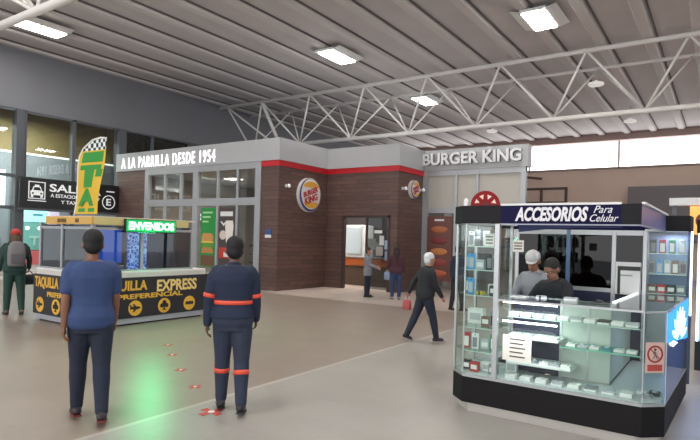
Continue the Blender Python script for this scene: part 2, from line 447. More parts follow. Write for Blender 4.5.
# ------------------------------------------------------------------ the restaurant block
M_fa = mat('fascia_panel', (172, 173, 176), .45, noise=.03, nscale=1)
M_red = mat('red_band', (190, 26, 38), .4)
M_wood = wood_mat('brown_boards')
M_post = mat('storefront_alu', (168, 170, 174), .4, .3)
rest = thing('restaurant_building', (-12, 18, 0), 'restaurant block clad in brown boards under a grey fascia with a red band', 'building')
T = .16
wl = MB()
x1, y1, x3, y2, y4, xe = -11.85, 13.33, -8.94, 15.92, 17.7, -5.30
MB().box(-20.6, -18.72, y1, y1 + T, 0, 4.2).build('board_wall', M_wood, rest)   # boards left of the glazing
wl.box(-12.6, x1, y1, y1 + T, 0, 4.05)                          # boards right of it
wl.box(x1 - T, x1, y1 + T, y2 + T, 0, 4.05)                     # side facing the hall
wl.box(x1, -11.13, y2, y2 + T, 0, 4.05); wl.box(-9.2, x3, y2, y2 + T, 0, 4.05); wl.box(-11.13, -9.2, y2, y2 + T, 2.55, 4.05)
wl.box(x3 - T, x3, y2 + T, y4, 0, 4.05)
wl.build('board_wall', M_wood, rest)
ib = MB()
ib.box(-20.6, -20.45, y1 + T, 26, 0, 4.2); ib.box(-20.6, x3, 26, 26.15, 0, 4.9); ib.box(x3 - T, x3, y4 + .2, 26, 0, 4.2)
ib.build('rear_wall', mat('restaurant_back', (150, 140, 132), .6), rest)
fp_ = [(-20.6, y1), (x1, y1), (x1, y2), (x3, y2), (x3, y4), (xe, y4), (xe, 26), (-20.6, 26)]
def off_poly(d):
    return [(-20.6, y1 - d), (x1 + d, y1 - d), (x1 + d, y2 - d), (x3 + d, y2 - d), (x3 + d, y4 - d), (xe + d, y4 - d), (xe + d, y4 + .35), (x3, y4 + .35), (x3, 26), (-20.6, 26)]
MB().prism(off_poly(.06), 4.2, 4.91).build('fascia', M_fa, rest)
rbm = MB(); a, b = off_poly(.02), off_poly(-.12)
pts_o = [(-12.82, y1 - .03), (x1 + .03, y1 - .03), (x1 + .03, y2 - .03), (x3 + .03, y2 - .03), (x3 + .03, y4)]
pts_i = [(-12.82, y1 + .1), (x1 - .1, y1 + .1), (x1 - .1, y2 + .1), (x3 - .1, y2 + .1), (x3 - .1, y4)]
rbm.prism(pts_o + pts_i[::-1], 4.02, 4.2); rbm.build('red_band', M_red, rest)
# storefront on the left
sf = MB()
for xa, xb in ((-18.72, -18.5), (-15.92, -15.66), (-12.84, -12.6)): sf.box(xa, xb, y1 - .04, y1 + .12, 0, 4.2)
sf.box(-18.6, -12.7, y1 - .03, y1 + .12, 2.77, 3.02); sf.box(-18.6, -12.7, y1 - .03, y1 + .12, 3.98, 4.2); sf.box(-18.6, -12.7, y1 - .03, y1 + .12, 0, .16)
for xa in (-17.55, -16.63, -14.66, -13.7): sf.box(xa - .05, xa + .05, y1 - .01, y1 + .1, 0.1, 4.05)
sf.build('storefront_frame', M_post, rest)
for xa, xb in [(-18.5, -17.6), (-17.5, -16.68), (-16.58, -15.92), (-15.66, -14.71), (-14.61, -13.75), (-13.65, -12.84)]:
    MB().box(xa, xb, y1 + .04, y1 + .055, 3.02, 3.98).build('transom_pane', M_shop, rest)
    MB().box(xa, xb, y1 + .04, y1 + .055, .16, 2.77).build('shop_pane', M_shop, rest)
# storefront under the raised grey name
s2 = MB(); 
for xa, xb in ((-8.92, -8.72), (-7.72, -7.62), (-6.95, -6.87), (-5.46, xe)): s2.box(xa, xb, y4 - .03, y4 + .12, 0, 4.2)
s2.box(-8.8, xe, y4 - .02, y4 + .12, 2.72, 2.9); s2.box(-8.8, xe, y4 - .02, y4 + .12, 4.02, 4.2)
s2.build('storefront_frame', M_post, rest)
for xa, xb in ((-8.72, -7.72), (-7.62, -6.95), (-6.87, -5.46)):
    MB().box(xa, xb, y4 + .04, y4 + .055, 2.9, 4.02).build('frosted_panel', mat('frosted_panel', (176, 172, 164), .4), rest)
    MB().box(xa, xb, y4 + .04, y4 + .055, .1, 2.72).build('shop_pane', M_shop, rest)
# doorway leaf and glass
dr = MB(); dr.box(-11.13, -11.05, y2 - .02, y2 + .12, 0, 2.55); dr.box(-9.28, -9.2, y2 - .02, y2 + .12, 0, 2.55); dr.box(-11.1, -9.2, y2 - .02, y2 + .12, 2.47, 2.55)
dr.box(-10.18, -10.12, y2 + .02, y2 + .09, 0, 2.5)
dr.build('door_frame', mat('brown_frame', (58, 44, 44), .5), rest)
MB().box(-10.12, -9.28, y2 + .045, y2 + .06, .05, 2.47).build('door_pane', glass('door_glass', (200, 205, 205), .06), rest)
for (za, xa, wd, h, cc) in [(1.95, -9.83, .3, .1, (225, 225, 225)), (1.55, -9.62, .17, .32, (205, 205, 205)), (1.42, -9.42, .14, .3, (150, 165, 190)), (1.2, -9.75, .26, .3, (150, 145, 140)), (1.05, -9.4, .14, .3, (140, 150, 175))]:
    MB().box(xa, xa + wd, y2 + .03, y2 + .042, za, za + h).build('notice_sheet', mat('notice_%d_%d' % (cc[0], cc[2]), cc, .6), rest)

# inside of the restaurant, seen through the door and the panes
def solo(name, mb, m, label, cat, group=None): return tag(mb.build(name, m), label, cat, group)
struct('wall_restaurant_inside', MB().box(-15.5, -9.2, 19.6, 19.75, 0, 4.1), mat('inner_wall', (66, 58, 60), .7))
t = thing('serving_counter', (-10.7, 17.6, 0), 'serving counter with an orange front inside the restaurant doorway', 'counter')
MB().bbox(-12.3, -9.9, 17.4, 18.0, 0, .72, .01).build('counter_body', mat('brown_counter', (92, 74, 62), .5), t)
MB().bbox(-12.3, -9.9, 17.36, 17.4, .74, 1.02, .01).build('front_panel', mat('orange_front', (196, 104, 44), .5), t)
MB().bbox(-12.35, -9.85, 17.34, 18.05, 1.02, 1.06, .01).build('worktop', mat('worktop_grey', (120, 116, 112), .4), t)
t = thing('display_fridge', (-12.1, 18.6, 0), 'pale lit drinks fridge behind the orange serving counter', 'fridge')
MB().bbox(-12.75, -11.85, 18.4, 19.2, 0, 2.3, .06).build('cabinet', mat('fridge_body', (205, 208, 208), .4), t)
MB().bbox(-12.65, -11.95, 18.36, 18.4, 1.15, 2.2, .02).build('lit_door', mat('fridge_glow', (176, 190, 196), .4, emit=.25), t)
for i, (xa, za) in enumerate([(-11.3, 1.35), (-10.95, 1.2), (-10.55, 1.15)]):
    solo('menu_sheet', MB().box(xa, xa + .32, 17.9, 17.93, za, za + .42), mat('menu_paper', (160, 165, 155), .6),
         ['pale menu sheet standing on the serving counter beside the fridge', 'middle pale menu sheet standing on the serving counter', 'pale menu sheet at the right end of the serving counter'][i], 'menu', 'menu sheets on the counter')
t = thing('menu_board', (-11.0, 19.5, 2.2), 'small white framed menu board on the dark wall inside the doorway', 'board')
MB().bbox(-10.95, -10.55, 19.54, 19.6, 2.0, 2.6, .01).build('frame', M_dframe, t)
MB().box(-10.9, -10.6, 19.52, 19.54, 2.06, 2.54).build('sheet', mat('menu_white', (200, 196, 190), .6), t)

def lamp_light(parent, loc, e, size=.3, color=(1, 1, 1), d=(0, 0, -1)):
    l = bpy.data.lights.new('lamp', 'AREA'); l.size = size; l.energy = e; l.color = color
    o = bpy.data.objects.new('lamp', l); COL.objects.link(o); o.parent = parent
    o.location = Vector(loc) - Vector(parent['_o']); o.rotation_euler = Vector(d).to_track_quat('-Z', 'Y').to_euler(); return o
for i, (xa, ya) in enumerate([(-17.2, 16.5), (-10.3, 18.2), (-13.9, 16.5)]):  # added ceiling panels to brighten the dark restaurant interior
    t = thing('added_panel_light', (xa, ya, 4.1), ['added square ceiling panel light inside the left shop window', 'added square ceiling panel light inside the restaurant doorway', 'added square ceiling panel light behind the posters of the shop window'][i], 'light', 'added panel lights in the restaurant')
    MB().bbox(xa - .32, xa + .32, ya - .32, ya + .32, 4.12, 4.2, .01).build('housing', M_white, t)
    MB().box(xa - .28, xa + .28, ya - .28, ya + .28, 4.1, 4.12).build('diffuser', mat('panel_glow', (255, 246, 232), .5, emit=6), t)
    lamp_light(t, (xa, ya, 4.08), 160, .5, (1, .93, .84))

# posters hanging inside the panes
def poster(name, xa, xb, z0, z1, base, label):
    t = thing(name, ((xa + xb) / 2, y1 + .1, z0), label, 'poster', 'posters in the shop window')
    MB().box(xa, xb, y1 + .018, y1 + .032, z0, z1).build('sheet', base, t); return t
yq = y1 + .018
t = poster('hanging_poster', -15.5, -14.76, .62, 2.69, mat('poster_green', (34, 140, 62), .6), 'green burger poster hanging in the shop window')
for (z0, z1, cc) in [(1.10, 1.3, (188, 132, 74)), (1.3, 1.36, (92, 150, 60)), (1.36, 1.46, (92, 50, 34)), (1.46, 1.52, (226, 190, 80)), (1.52, 1.8, (200, 146, 84))]:
    wd = .30 if z1 - z0 > .12 else .33
    pl = [(-wd, 0), (wd, 0), (wd * .98, (z1 - z0) * .6), (wd * .7, z1 - z0), (-wd * .7, z1 - z0), (-wd * .98, (z1 - z0) * .6)]
    MB().slab((-15.13, yq, z0), X, Z, pl, .01).build('burger_layer', mat('food_%d' % cc[0], cc, .6), t)
MB().box(-15.45, -14.8, yq - .01, yq, .66, 1.02).build('food_photo', mat('food_brown', (110, 74, 52), .6), t)
for i in range(3): MB().box(-15.4, -14.9 - .1 * i, yq - .01, yq, 2.5 - .16 * i, 2.56 - .16 * i).build('text_line', mat('poster_pale', (170, 220, 160), .6), t)
t = poster('hanging_poster', -14.57, -13.78, .62, 2.71, mat('poster_dark', (72, 62, 62), .6), 'poster with a tall white cup and red drink beside the green poster')
MB().slab((-14.05, yq, 1.3), X, Z, [(-.12, 0), (.12, 0), (.2, .75), (.16, .95), (-.16, .95), (-.2, .75)], .01).build('cup', mat('cup_white', (232, 226, 220), .5), t)
MB().disc((-14.36, yq, 1.75), X, Z, .16, .01).build('round_badge', mat('badge_pale', (220, 200, 190), .5), t)
MB().box(-14.53, -13.82, yq - .01, yq, .95, 1.32).build('red_block', mat('poster_red', (196, 52, 44), .5), t)
MB().box(-14.3, -13.95, yq - .012, yq, 1.0, 1.16).build('price_block', M_white, t)
MB().box(-14.5, -13.9, yq - .01, yq, 2.4, 2.56).build('title_block', M_white, t)
MB().slab((-14.5, yq, 2.1), X, Z, [(0, .12), (.07, .12), (.17, .04), (.27, .12), (.34, .12), (.17, -.04)], .01).build('chevron', M_white, t)
t = thing('menu_shelf', (-13.2, 14.0, 0), 'pale backed rack of dark shelves behind the right pane of the shop window', 'shelf')
MB().box(-13.7, -12.85, 14.3, 14.34, 0, 2.8).build('back_panel', mat('beige_panel', (198, 184, 166), .6), t)
for z0 in (.5, .8, 1.1, 1.4): MB().box(-13.68, -12.87, 13.95, 14.3, z0, z0 + .04).build('shelf', mat('dark_shelf', (66, 58, 54), .6), t)
t = thing('lit_sign', (-16.35, 14.0, 2.0), 'small lit white and red sign behind the left pane of the shop window', 'sign')
MB().bbox(-16.7, -16.0, 13.95, 14.0, 2.02, 2.62, .01).build('backboard', mat('sign_maroon', (120, 40, 48), .5), t)
for z0, wd in ((2.42, .5), (2.28, .6), (2.1, .3)): MB().box(-16.65, -16.65 + wd, 13.93, 13.95, z0, z0 + .1).build('lit_bar', mat('lit_white', (255, 246, 246), .5, emit=1.6), t)
# glimpses of furniture inside
for i, xa in enumerate((-18.0, -16.9)):
    t = thing('cafe_table', (xa, 15.2, 0), ['round cafe table nearest the left post behind the shop window', 'round cafe table near the middle post behind the shop window'][i], 'table', 'cafe tables in the restaurant')
    MB().disc((xa, 15.2, .72), X, Y, .38, .03).build('tabletop', mat('table_tan', (160, 120, 84), .5), t)
    MB().tube([(xa, 15.2, .03), (xa, 15.2, .72)], .035).build('column', M_black, t)
    MB().disc((xa, 15.2, 0), X, Y, .24, .03).build('base', M_black, t)

# raised signs
M_lit = mat('lit_letters', (255, 255, 255), .4, emit=1.0)
t = thing('letter_sign', (-17.5, 13.27, 4.3), 'lit white raised lettering A LA PARRILLA DESDE 1954 on the left fascia', 'sign')
for l in text_mb('A LA PARRILLA DESDE 1954', (-20.22, 13.27, 4.3), X, Z, 5.46, .43, .025, .0, split=True, space=1.25): l.build('letter', M_lit, t)
t = thing('letter_sign', (-7.1, 17.64, 4.4), 'grey raised restaurant name letters on the right fascia', 'sign')
M_gl = mat('grey_letters', (222, 222, 224), .4); M_gs = mat('letter_back', (96, 98, 104), .5)
for l in text_mb('BURGER KING', (-8.88, 17.56, 4.37), X, Z, 3.46, .42, .05, .03, split=True): l.build('letter', M_gl, t)
for l in text_mb('BURGER KING', (-8.88, 17.64, 4.37), X, Z, 3.46, .42, .08, .028, split=True): l.build('letter_return', M_gs, t)

def round_logo(ctr, r, label):
    """round double sided sign facing +X: white disc, blue crescent, yellow bun halves, red lettering"""
    t = thing('round_sign', (ctr[0], ctr[1], ctr[2] - r), label, 'sign', 'round restaurant logo signs')
    x0 = ctr[0]; c0 = Vector(ctr)
    MB().disc(c0, Y, Z, r, .12).build('drum', mat('sign_white', (222, 216, 214), .4), t)
    MB().disc(c0 + X * .121, Y, Z, r * .97, .01).build('blue_crescent', mat('sign_blue', (44, 62, 122), .4), t)
    MB().disc(c0 + X * .132 + Y * r * .06 + Z * r * .05, Y, Z, r * .90, .008).build('face', mat('sign_white', (222, 216, 214), .4), t)
    M_y = mat('bun_yellow', (224, 168, 66), .4)
    top = [(r * .74 * math.cos(a), r * .50 + r * .34 * math.sin(a)) for a in [PI * i / 14 for i in range(15)]]
    top = [(p[0], p[1] - r * .06) for p in top]
    MB().slab(c0 + X * .141 + Y * r * .06, Y, Z, top, .008).build('upper_bun', M_y, t)
    bot = [(r * .66 * math.cos(a), -r * .42 + r * .36 * math.sin(a)) for a in [PI + PI * i / 14 for i in range(15)]]
    MB().slab(c0 + X * .141 + Y * r * .06, Y, Z, bot, .008).build('lower_bun', M_y, t)
    M_r = mat('sign_red', (176, 34, 48), .4)
    text_mb('BURGER', c0 + X * .142 + Y * (-r * .60) + Z * (-r * .20), Y + Z * .34, Z - Y * .2, r * 1.36, r * .32, .012, .03).build('lettering', M_r, t)
    text_mb('KING', c0 + X * .142 + Y * (-r * .46) + Z * (-r * .62), Y + Z * .34, Z - Y * .2, r * 1.2, r * .40, .012, .03).build('lettering', M_r, t)
    return t
round_logo((-11.85, 14.80, 3.19), .58, 'large round burger logo sign on the brown boards near the block corner')
round_logo((-8.94, 16.90, 3.49), .31, 'small round burger logo sign on the brown boards beside the grey storefront')
def spot(loc, label):
    t = thing('wall_spotlight', loc, label, 'light', 'small white wall lamps')
    a = Vector(loc)
    MB().disc(a, Y, Z, .05, .03).build('mount', M_white, t)
    MB().tube([a + X * .03, a + X * .12], .015, 8).build('arm', M_white, t)
    MB().tube([a + X * .12 + Z * .05, a + X * .15 - Z * .04], [.035, .052], 12).build('lamp_head', mat('spot_white', (235, 235, 235), .4, emit=.3), t)
spot((-11.85, 13.68, 3.40), 'tiny white wall lamp left of the large round logo sign')
spot((-8.94, 16.20, 3.46), 'small white wall lamp left of the small round logo sign')
spot((-8.94, 17.50, 3.52), 'small white wall lamp right of the small round logo sign')
t = thing('wall_plaque', (-12.2, 13.3, 1.9), 'small blue and white plaque on the boards above the worker', 'sign')
MB().box(-12.36, -12.1, y1 - .02, y1, 1.72, 1.98).build('plate', mat('plaque_blue', (60, 84, 140), .5), t)
MB().box(-12.36, -12.1, y1 - .03, y1 - .02, 1.70, 1.80).build('white_strip', M_white, t)
t = thing('red_menu_poster', (-8.2, 17.6, .4), 'tall reddish brown menu poster in the right storefront behind the white haired person', 'poster')
MB().box(-8.68, -7.76, 17.62, 17.66, .35, 2.6).build('sheet', mat('menu_brown', (108, 66, 58), .5), t)
for i, cc in enumerate([(176, 92, 62), (140, 60, 56), (186, 120, 70), (120, 48, 50), (168, 100, 60)]):
    MB().ell((-8.22, 17.61, .62 + .38 * i), (.32, .02, .12)).build('food_photo', mat('dish_%d' % i, cc, .5), t)
MB().box(-8.4, -8.05, 17.6, 17.62, 2.44, 2.5).build('white_strip', M_white, t)

# steel frame behind the restaurant and a far orange shop sign
t = thing('steel_frame', (-9.0, 33, 0), 'brown steel pipe frame standing by the beige far wall', 'frame')
M_st = mat('brown_steel', (92, 70, 62), .5)
for xa in (-11, -9.1, -7.7): MB().bar((xa, 33.5, 0), (xa, 33.5, 5.0), .14).build('upright', M_st, t)
MB().bar((-11, 33.5, 5.0), (-7.63, 33.5, 5.0), .14).build('rail', M_st, t)
MB().bar((-12, 33.5, 6.0), (-9.1, 33.5, 5.6), .14).build('rail', M_st, t); MB().bar((-11, 33.5, 4.2), (-7.7, 33.5, 4.2), .1).build('rail', M_st, t)

# ------------------------------------------------------------------ exit sign over the doors
es = thing('hanging_sign', (-20.4, 11.4, 2.46), 'wide black hanging sign reading SALIDA with a taxi pictogram', 'sign')
M_sb = mat('sign_black', (30, 31, 34), .45); M_sw = mat('sign_lettering', (236, 238, 238), .5, emit=.25)
MB().bbox(-20.55, -20.42, 9.5, 13.3, 2.5, 3.62, .01).build('panel', M_sb, es)
MB().bbox(-20.56, -20.40, 9.48, 13.32, 2.44, 2.52, .01).build('bottom_rail', M_dframe, es)
xs = -20.42
text_mb('SALIDA', (xs, 10.52, 3.16), Y, Z, 2.0, .29, .012, .02).build('lettering', M_sw, es)
text_mb('A ESTACIONAMIENTO', (xs, 10.56, 2.96), Y, Z, 1.9, .13, .012, .01).build('lettering', M_sw, es)
text_mb('Y TAXIS', (xs, 10.95, 2.74), Y, Z, .75, .13, .012, .01).build('lettering', M_sw, es)
ic = MB()
for a in ((9.78, 9.81, 2.86, 3.48), (10.34, 10.37, 2.86, 3.48), (9.78, 10.37, 2.86, 2.89), (9.78, 10.37, 3.45, 3.48)): ic.box(xs, xs + .012, *a)
ic.slab((xs, 10.075, 2.93), Y, Z, [(-.21, .06), (.21, .06), (.23, .2), (.17, .24), (.12, .38), (-.12, .38), (-.17, .24), (-.23, .2)], .012)
ic.box(xs, xs + .012, 9.87, 9.95, 2.91, 3.0); ic.box(xs, xs + .012, 10.2, 10.28, 2.91, 3.0); ic.box(xs, xs + .012, 10.0, 10.15, 3.31, 3.37)
ic.box(xs, xs + .012, 9.76, 10.4, 2.78, 2.81)
ic.build('taxi_pictogram', M_sw, es)
wn = MB(); wn.slab((xs + .012, 10.075, 3.17), Y, Z, [(-.14, 0), (.14, 0), (.09, .11), (-.09, .11)], .004)
wn.disc((xs + .012, 9.93, 3.06), Y, Z, .035, .004); wn.disc((xs + .012, 10.22, 3.06), Y, Z, .035, .004)
wn.build('pictogram_cutout', M_sb, es)
MB().ring((xs, 12.86, 2.93), Y, Z, .28, .245, .012).build('ring', M_sw, es)
text_mb('E', (xs, 12.76, 2.8), Y, Z, .2, .27, .012, .02).build('lettering', M_sw, es)
MB().box(xs, xs + .012, 12.75, 13.1, 3.33, 3.38).build('text_line', M_sw, es)
for yy in (9.7, 13.1): MB().tube([(-20.49, yy, 3.6), (-20.49, yy, 5.95), (-20.72, yy, 5.95)], .02, 6).build('hanger', M_dframe, es)

# shop glimpsed through the doors
t = thing('lottery_booth', (-24, 11.9, 0), 'teal glass booth with a cyan top board beyond the doors', 'booth')
MB().bbox(-24.5, -24.0, 11.3, 12.33, 2.08, 2.6, .02).build('top_board', mat('cyan_board', (150, 232, 240), .5, emit=.55), t)
MB().box(-24.0, -23.98, 11.7, 12.1, 2.36, 2.42).build('text_line', mat('cyan_text', (50, 110, 120), .5), t)
MB().bbox(-24.5, -24.02, 11.3, 12.33, .9, 2.06, .02).build('teal_panel', mat('teal_panel', (110, 170, 160), .4), t)
for yy in (11.5, 12.0): MB().disc((-24.015, yy, 1.82), Y, Z, .07, .02).build('round_lamp', mat('booth_lamp', (240, 255, 250), .5, emit=2.5), t)
MB().slab((-24.02, 11.6, 1.1), Y, Z, [(0, .4), (.4, .4), (.4, .3), (.25, .3), (.25, 0), (.15, 0), (.15, .3), (0, .3)], .02).build('emblem', mat('pale_teal', (150, 196, 186), .5), t)
MB().bbox(-24.5, -23.98, 11.5, 12.3, .3, .88, .02).build('red_base', mat('booth_red', (190, 92, 96), .5), t)
MB().bbox(-24.4, -24.05, 11.3, 12.3, 0, .3, .02).build('plinth', M_white, t)
t = thing('pink_pillar', (-24, 12.5, 0), 'pale pink pillar beside the teal booth beyond the doors', 'pillar')
MB().bbox(-24.4, -24.0, 12.36, 12.72, 0, 2.3, .03).build('shaft', mat('pink_paint', (214, 178, 190), .5), t)
MB().bbox(-24.45, -23.95, 12.35, 12.8, 2.3, 2.7, .03).build('capital', mat('lilac_paint', (214, 204, 226), .5), t)

# ------------------------------------------------------------------ ticket kiosk on the left
M_navy = mat('banner_dark', (34, 33, 40), .5); M_yel = mat('banner_yellow', (226, 176, 62), .5); M_led = mat('kiosk_silver', (186, 190, 200), .35, .4)
M_cream = mat('kiosk_cream', (208, 204, 198), .5)
kx0, kx1, ky0, ky1 = -11.10, -9.22, 5.50, 8.10
tk = thing('ticket_kiosk', ((kx0 + kx1) / 2, (ky0 + ky1) / 2, 0), 'ticket kiosk with dark yellow lettered banners and a glazed upper half', 'kiosk')
MB().box(kx0 + .06, kx1 - .06, ky0 + .06, ky1 - .06, 0, .10).build('base', mat('kick_dark', (40, 40, 46), .5), tk)
MB().bbox(kx0 + .02, kx1 - .01, ky0 + .01, ky1 - .02, .03, .15, .01).build('silver_skirt', M_led, tk)
cb = MB()
for a in ((kx0 + .02, kx0 + .06, ky0 + .02, ky1), (kx1 - .06, kx1 - .02, ky0 + .02, ky1), (kx0 + .06, kx1 - .06, ky0 + .02, ky0 + .06), (kx0 + .06, kx1 - .06, ky1 - .04, ky1)):
    cb.box(*a, .15, .98)
cb.build('counter_wall', M_cream, tk)
ct = MB()
for a in ((kx0, kx0 + .45, ky0, ky1), (kx1 - .45, kx1, ky0, ky1), (kx0 + .45, kx1 - .45, ky0, ky0 + .4)): ct.bbox(*a, .98, 1.02, .008)
ct.build('counter_top', M_white, tk)
MB().box(kx0 + .03, kx1 - .01, ky0 - .0, ky0 + .02, .90, .98).build('silver_band', M_cream, tk)
MB().box(kx1 - .02, kx1 + .0, ky0, ky1, .90, .98).build('silver_band', M_cream, tk)
bl = MB().box(kx0 - .02, kx1 - .02, ky0 - .03, ky0 - .005, .14, .90).build('banner', M_navy, tk)
br = MB().box(kx1 + .005, kx1 + .03, ky0 - .03, ky1 + .05, .14, .90).build('banner', M_navy, tk)
M_let = mat('banner_cream', (238, 206, 130), .5)
xb = kx1 + .03
text_mb('TAQUILLA', (xb, 5.58, .62), Y, Z, 1.06, .225, .006, .03).build('lettering', M_yel, br)
text_mb('EXPRESS', (xb, 6.86, .60), Y, Z, .98, .235, .006, .03).build('lettering', M_let, br)
text_mb('PREFERENCIAL', (xb, 6.02, .495), Y, Z, 1.46, .095, .006, .03).build('lettering', M_yel, br)
yb = ky0 - .03
text_mb('TAQUILLA', (-11.06, yb, .62), X, Z, .85, .24, .006, .03).build('lettering', M_yel, bl)
text_mb('EXPRESS', (-10.12, yb, .62), X, Z, .80, .24, .006, .03).build('lettering', M_let, bl)
text_mb('PREFERENCIAL', (-10.6, yb, .49), X, Z, 1.1, .095, .006, .03).build('lettering', M_yel, bl)
def emblem(par, o, u, k):
    o = Vector(o); u = Vector(u); n = u.cross(Z)
    e = MB().disc(o, u, Z, .145, .006).build('emblem_disc', M_yel, par)
    g = MB(); o2 = o + n * .006
    if k == 0:   # aircraft
        g.slab(o2, u, Z, [(-.11, -.02), (.07, -.02), (.115, .0), (.07, .03), (-.11, .03)], .004)
        g.slab(o2, u, Z, [(-.03, .02), (.03, .02), (-.03, .08), (-.06, .08)], .004); g.slab(o2, u, Z, [(-.03, -.02), (.03, -.02), (-.03, -.075), (-.06, -.075)], .004)
        g.slab(o2, u, Z, [(-.11, .02), (-.07, .02), (-.10, .07), (-.12, .07)], .004)
    elif k == 1: # club shaped mark
        for a, b in ((0, .06), (-.055, 0), (.055, 0)): g.disc(o2 + u * a + Z * b, u, Z, .045, .004, 16)
        g.slab(o2, u, Z, [(-.05, -.09), (.05, -.09), (.015, -.06), (.015, .03), (-.015, .03), (-.015, -.06)], .004)
    else:        # bar with end blocks
        g.slab(o2, u, Z, [(-.10, -.03), (.10, -.03), (.10, .035), (-.10, .035)], .004)
    g.build('emblem_mark', mat('emblem_black', (40, 32, 22), .5), par)
for k, yy in ((0, 6.39), (1, 7.04), (2, 7.66)): emblem(br, (xb, yy, .32), Y, k)
emblem(br, (xb, 5.76, .32), Y, 2)
for k, xx in ((0, -10.86), (1, -10.28), (2, -9.6)): emblem(bl, (xx, yb, .32), X, k)
# glazed upper half
fr = MB()
MB().box(kx0 + .03, kx0 + .09, ky1 - .38, ky1 - .32, 1.02, 1.9).build('frame_post', M_alu, tk)
for (xx, yy) in ((kx0 + .06, ky0 + .06), (kx1 - .06, ky0 + .06), (kx1 - .06, ky1 - .35), (kx0 + .84, ky0 + .06), (kx1 - .06, 6.55)):
    fr.box(xx - .03, xx + .03, yy - .03, yy + .03, 1.0, 1.9)
for z0 in (1.0, 1.78):
    fr.box(kx0 + .04, kx1 - .04, ky0 + .04, ky0 + .08, z0, z0 + .05); fr.box(kx1 - .08, kx1 - .04, ky0 + .04, ky1 - .33, z0, z0 + .05)
fr.build('window_frame', M_alu, tk)
M_kg = glass('kiosk_glass', (205, 218, 225), .14)
MB().box(kx0 + .09, kx0 + .81, ky0 + .055, ky0 + .065, 1.05, 1.78).build('glass_pane', M_kg, tk)
MB().box(kx0 + .87, kx1 - .09, ky0 + .055, ky0 + .065, 1.05, 1.78).build('glass_pane', M_kg, tk)
MB().box(kx1 - .065, kx1 - .055, ky0 + .09, 6.52, 1.05, 1.78).build('glass_pane', M_kg, tk)
MB().box(kx1 - .065, kx1 - .055, 6.58, ky1 - .38, 1.05, 1.78).build('glass_pane', M_kg, tk)
MB().box(kx0 + .04, kx0 + .07, ky0 + .1, ky1 - .3, 1.0, 1.86).build('rear_panel', mat('kiosk_inner', (52, 58, 74), .6), tk)
MB().box(kx0 + .04, kx1 - .1, ky1 - .35, ky1 - .32, 1.0, 1.86).build('rear_panel', MATS['kiosk_inner'], tk)
M_fy = mat('fascia_yellow', (206, 164, 84), .5, noise=.05)
ff = MB().bbox(kx0 + .34, kx1 + .02, ky0 - .02, ky0 + .03, 1.87, 2.01, .006).build('fascia_board', M_fy, tk)
for xx, wd in ((-10.32, .10), (-10.20, .18), (-9.72, .12)): MB().box(xx, xx + wd, ky0 - .026, ky0 - .02, 1.9, 1.97).build('dark_mark', mat('fascia_mark', (104, 74, 40), .6), ff)
MB().bbox(kx1 - .03, kx1 + .02, ky0 + .03, ky1 - .5, 1.87, 2.01, .006).build('fascia_board', mat('fascia_cream', (204, 190, 130), .5), tk)
MB().bbox(kx0 + .3, kx1 - .0, ky0 + .0, ky1 - .3, 1.99, 2.02, .006).build('roof_panel', M_cream, tk)

t = thing('blue_display_panel', (-9.62, 6.4, 1.0), 'tall lit blue panel with a pale winding pattern inside the ticket kiosk', 'panel')
def swirl_mat():
    m = mat('blue_swirl', (52, 96, 210), .4, emit=.8); nt = m.node_tree; b = nt.nodes['Principled BSDF']
    tc = nt.nodes.new('ShaderNodeTexCoord'); v = nt.nodes.new('ShaderNodeTexVoronoi'); v.feature = 'DISTANCE_TO_EDGE'; v.inputs['Scale'].default_value = 14
    n = nt.nodes.new('ShaderNodeTexNoise'); n.inputs['Scale'].default_value = 5
    nt.links.new(tc.outputs['Object'], v.inputs['Vector'])
    r = nt.nodes.new('ShaderNodeValToRGB'); r.color_ramp.elements[0].color = rgb(190, 222, 255); r.color_ramp.elements[1].color = rgb(36, 78, 190)
    r.color_ramp.elements[0].position = .05; r.color_ramp.elements[1].position = .12
    nt.links.new(v.outputs[0], r.inputs[0]); nt.links.new(r.outputs[0], b.inputs['Base Color']); nt.links.new(r.outputs[0], b.inputs['Emission Color'])
    return m
MB().bbox(-9.66, -9.62, 6.5, 6.92, .98, 1.86, .006).build('lit_face', swirl_mat(), t)
MB().bbox(-9.70, -9.66, 6.46, 6.96, .9, 1.87, .006).build('backing', M_dframe, t)
t = thing('blue_screen', (-9.62, 6.0, 1.3), 'large lit blue ticket screen inside the ticket kiosk', 'screen')
MB().bbox(-9.72, -9.62, 5.75, 6.4, 1.12, 1.85, .01).build('casing', M_black, t)
MB().box(-9.62, -9.612, 5.8, 6.35, 1.16, 1.82).build('display', mat('blue_display', (40, 84, 190), .4, emit=.8), t)
t = thing('dark_booth_curtain', (-9.6, 7.3, 1.0), 'dark blue hanging curtain behind the right pane of the ticket kiosk', 'curtain')
cu = MB()
for i in range(12): cu.tube([(-9.62 + .012 * (i % 2), 7.0 + i * .055, 1.02), (-9.62 + .012 * (i % 2), 7.0 + i * .055, 1.85)], .034, 8)
cu.build('cloth', mat('curtain_navy', (44, 58, 92), .8), t)
for i, xx in enumerate((-10.75, -10.05)):
    t = thing('ticket_monitor', (xx, 5.95, 1.02), ['black ticket monitor behind the left kiosk pane', 'black ticket monitor behind the kiosk corner pane'][i], 'monitor', 'monitors in the ticket kiosk')
    MB().bbox(xx - .1, xx + .1, 5.78, 5.88, 1.02, 1.035, .004).build('stand', M_black, t)
    MB().box(xx - .02, xx + .02, 5.82, 5.85, 1.03, 1.16).build('neck', M_black, t)
    MB().bbox(xx - .2, xx + .2, 5.80, 5.84, 1.14, 1.42, .01).build('casing', M_black, t)

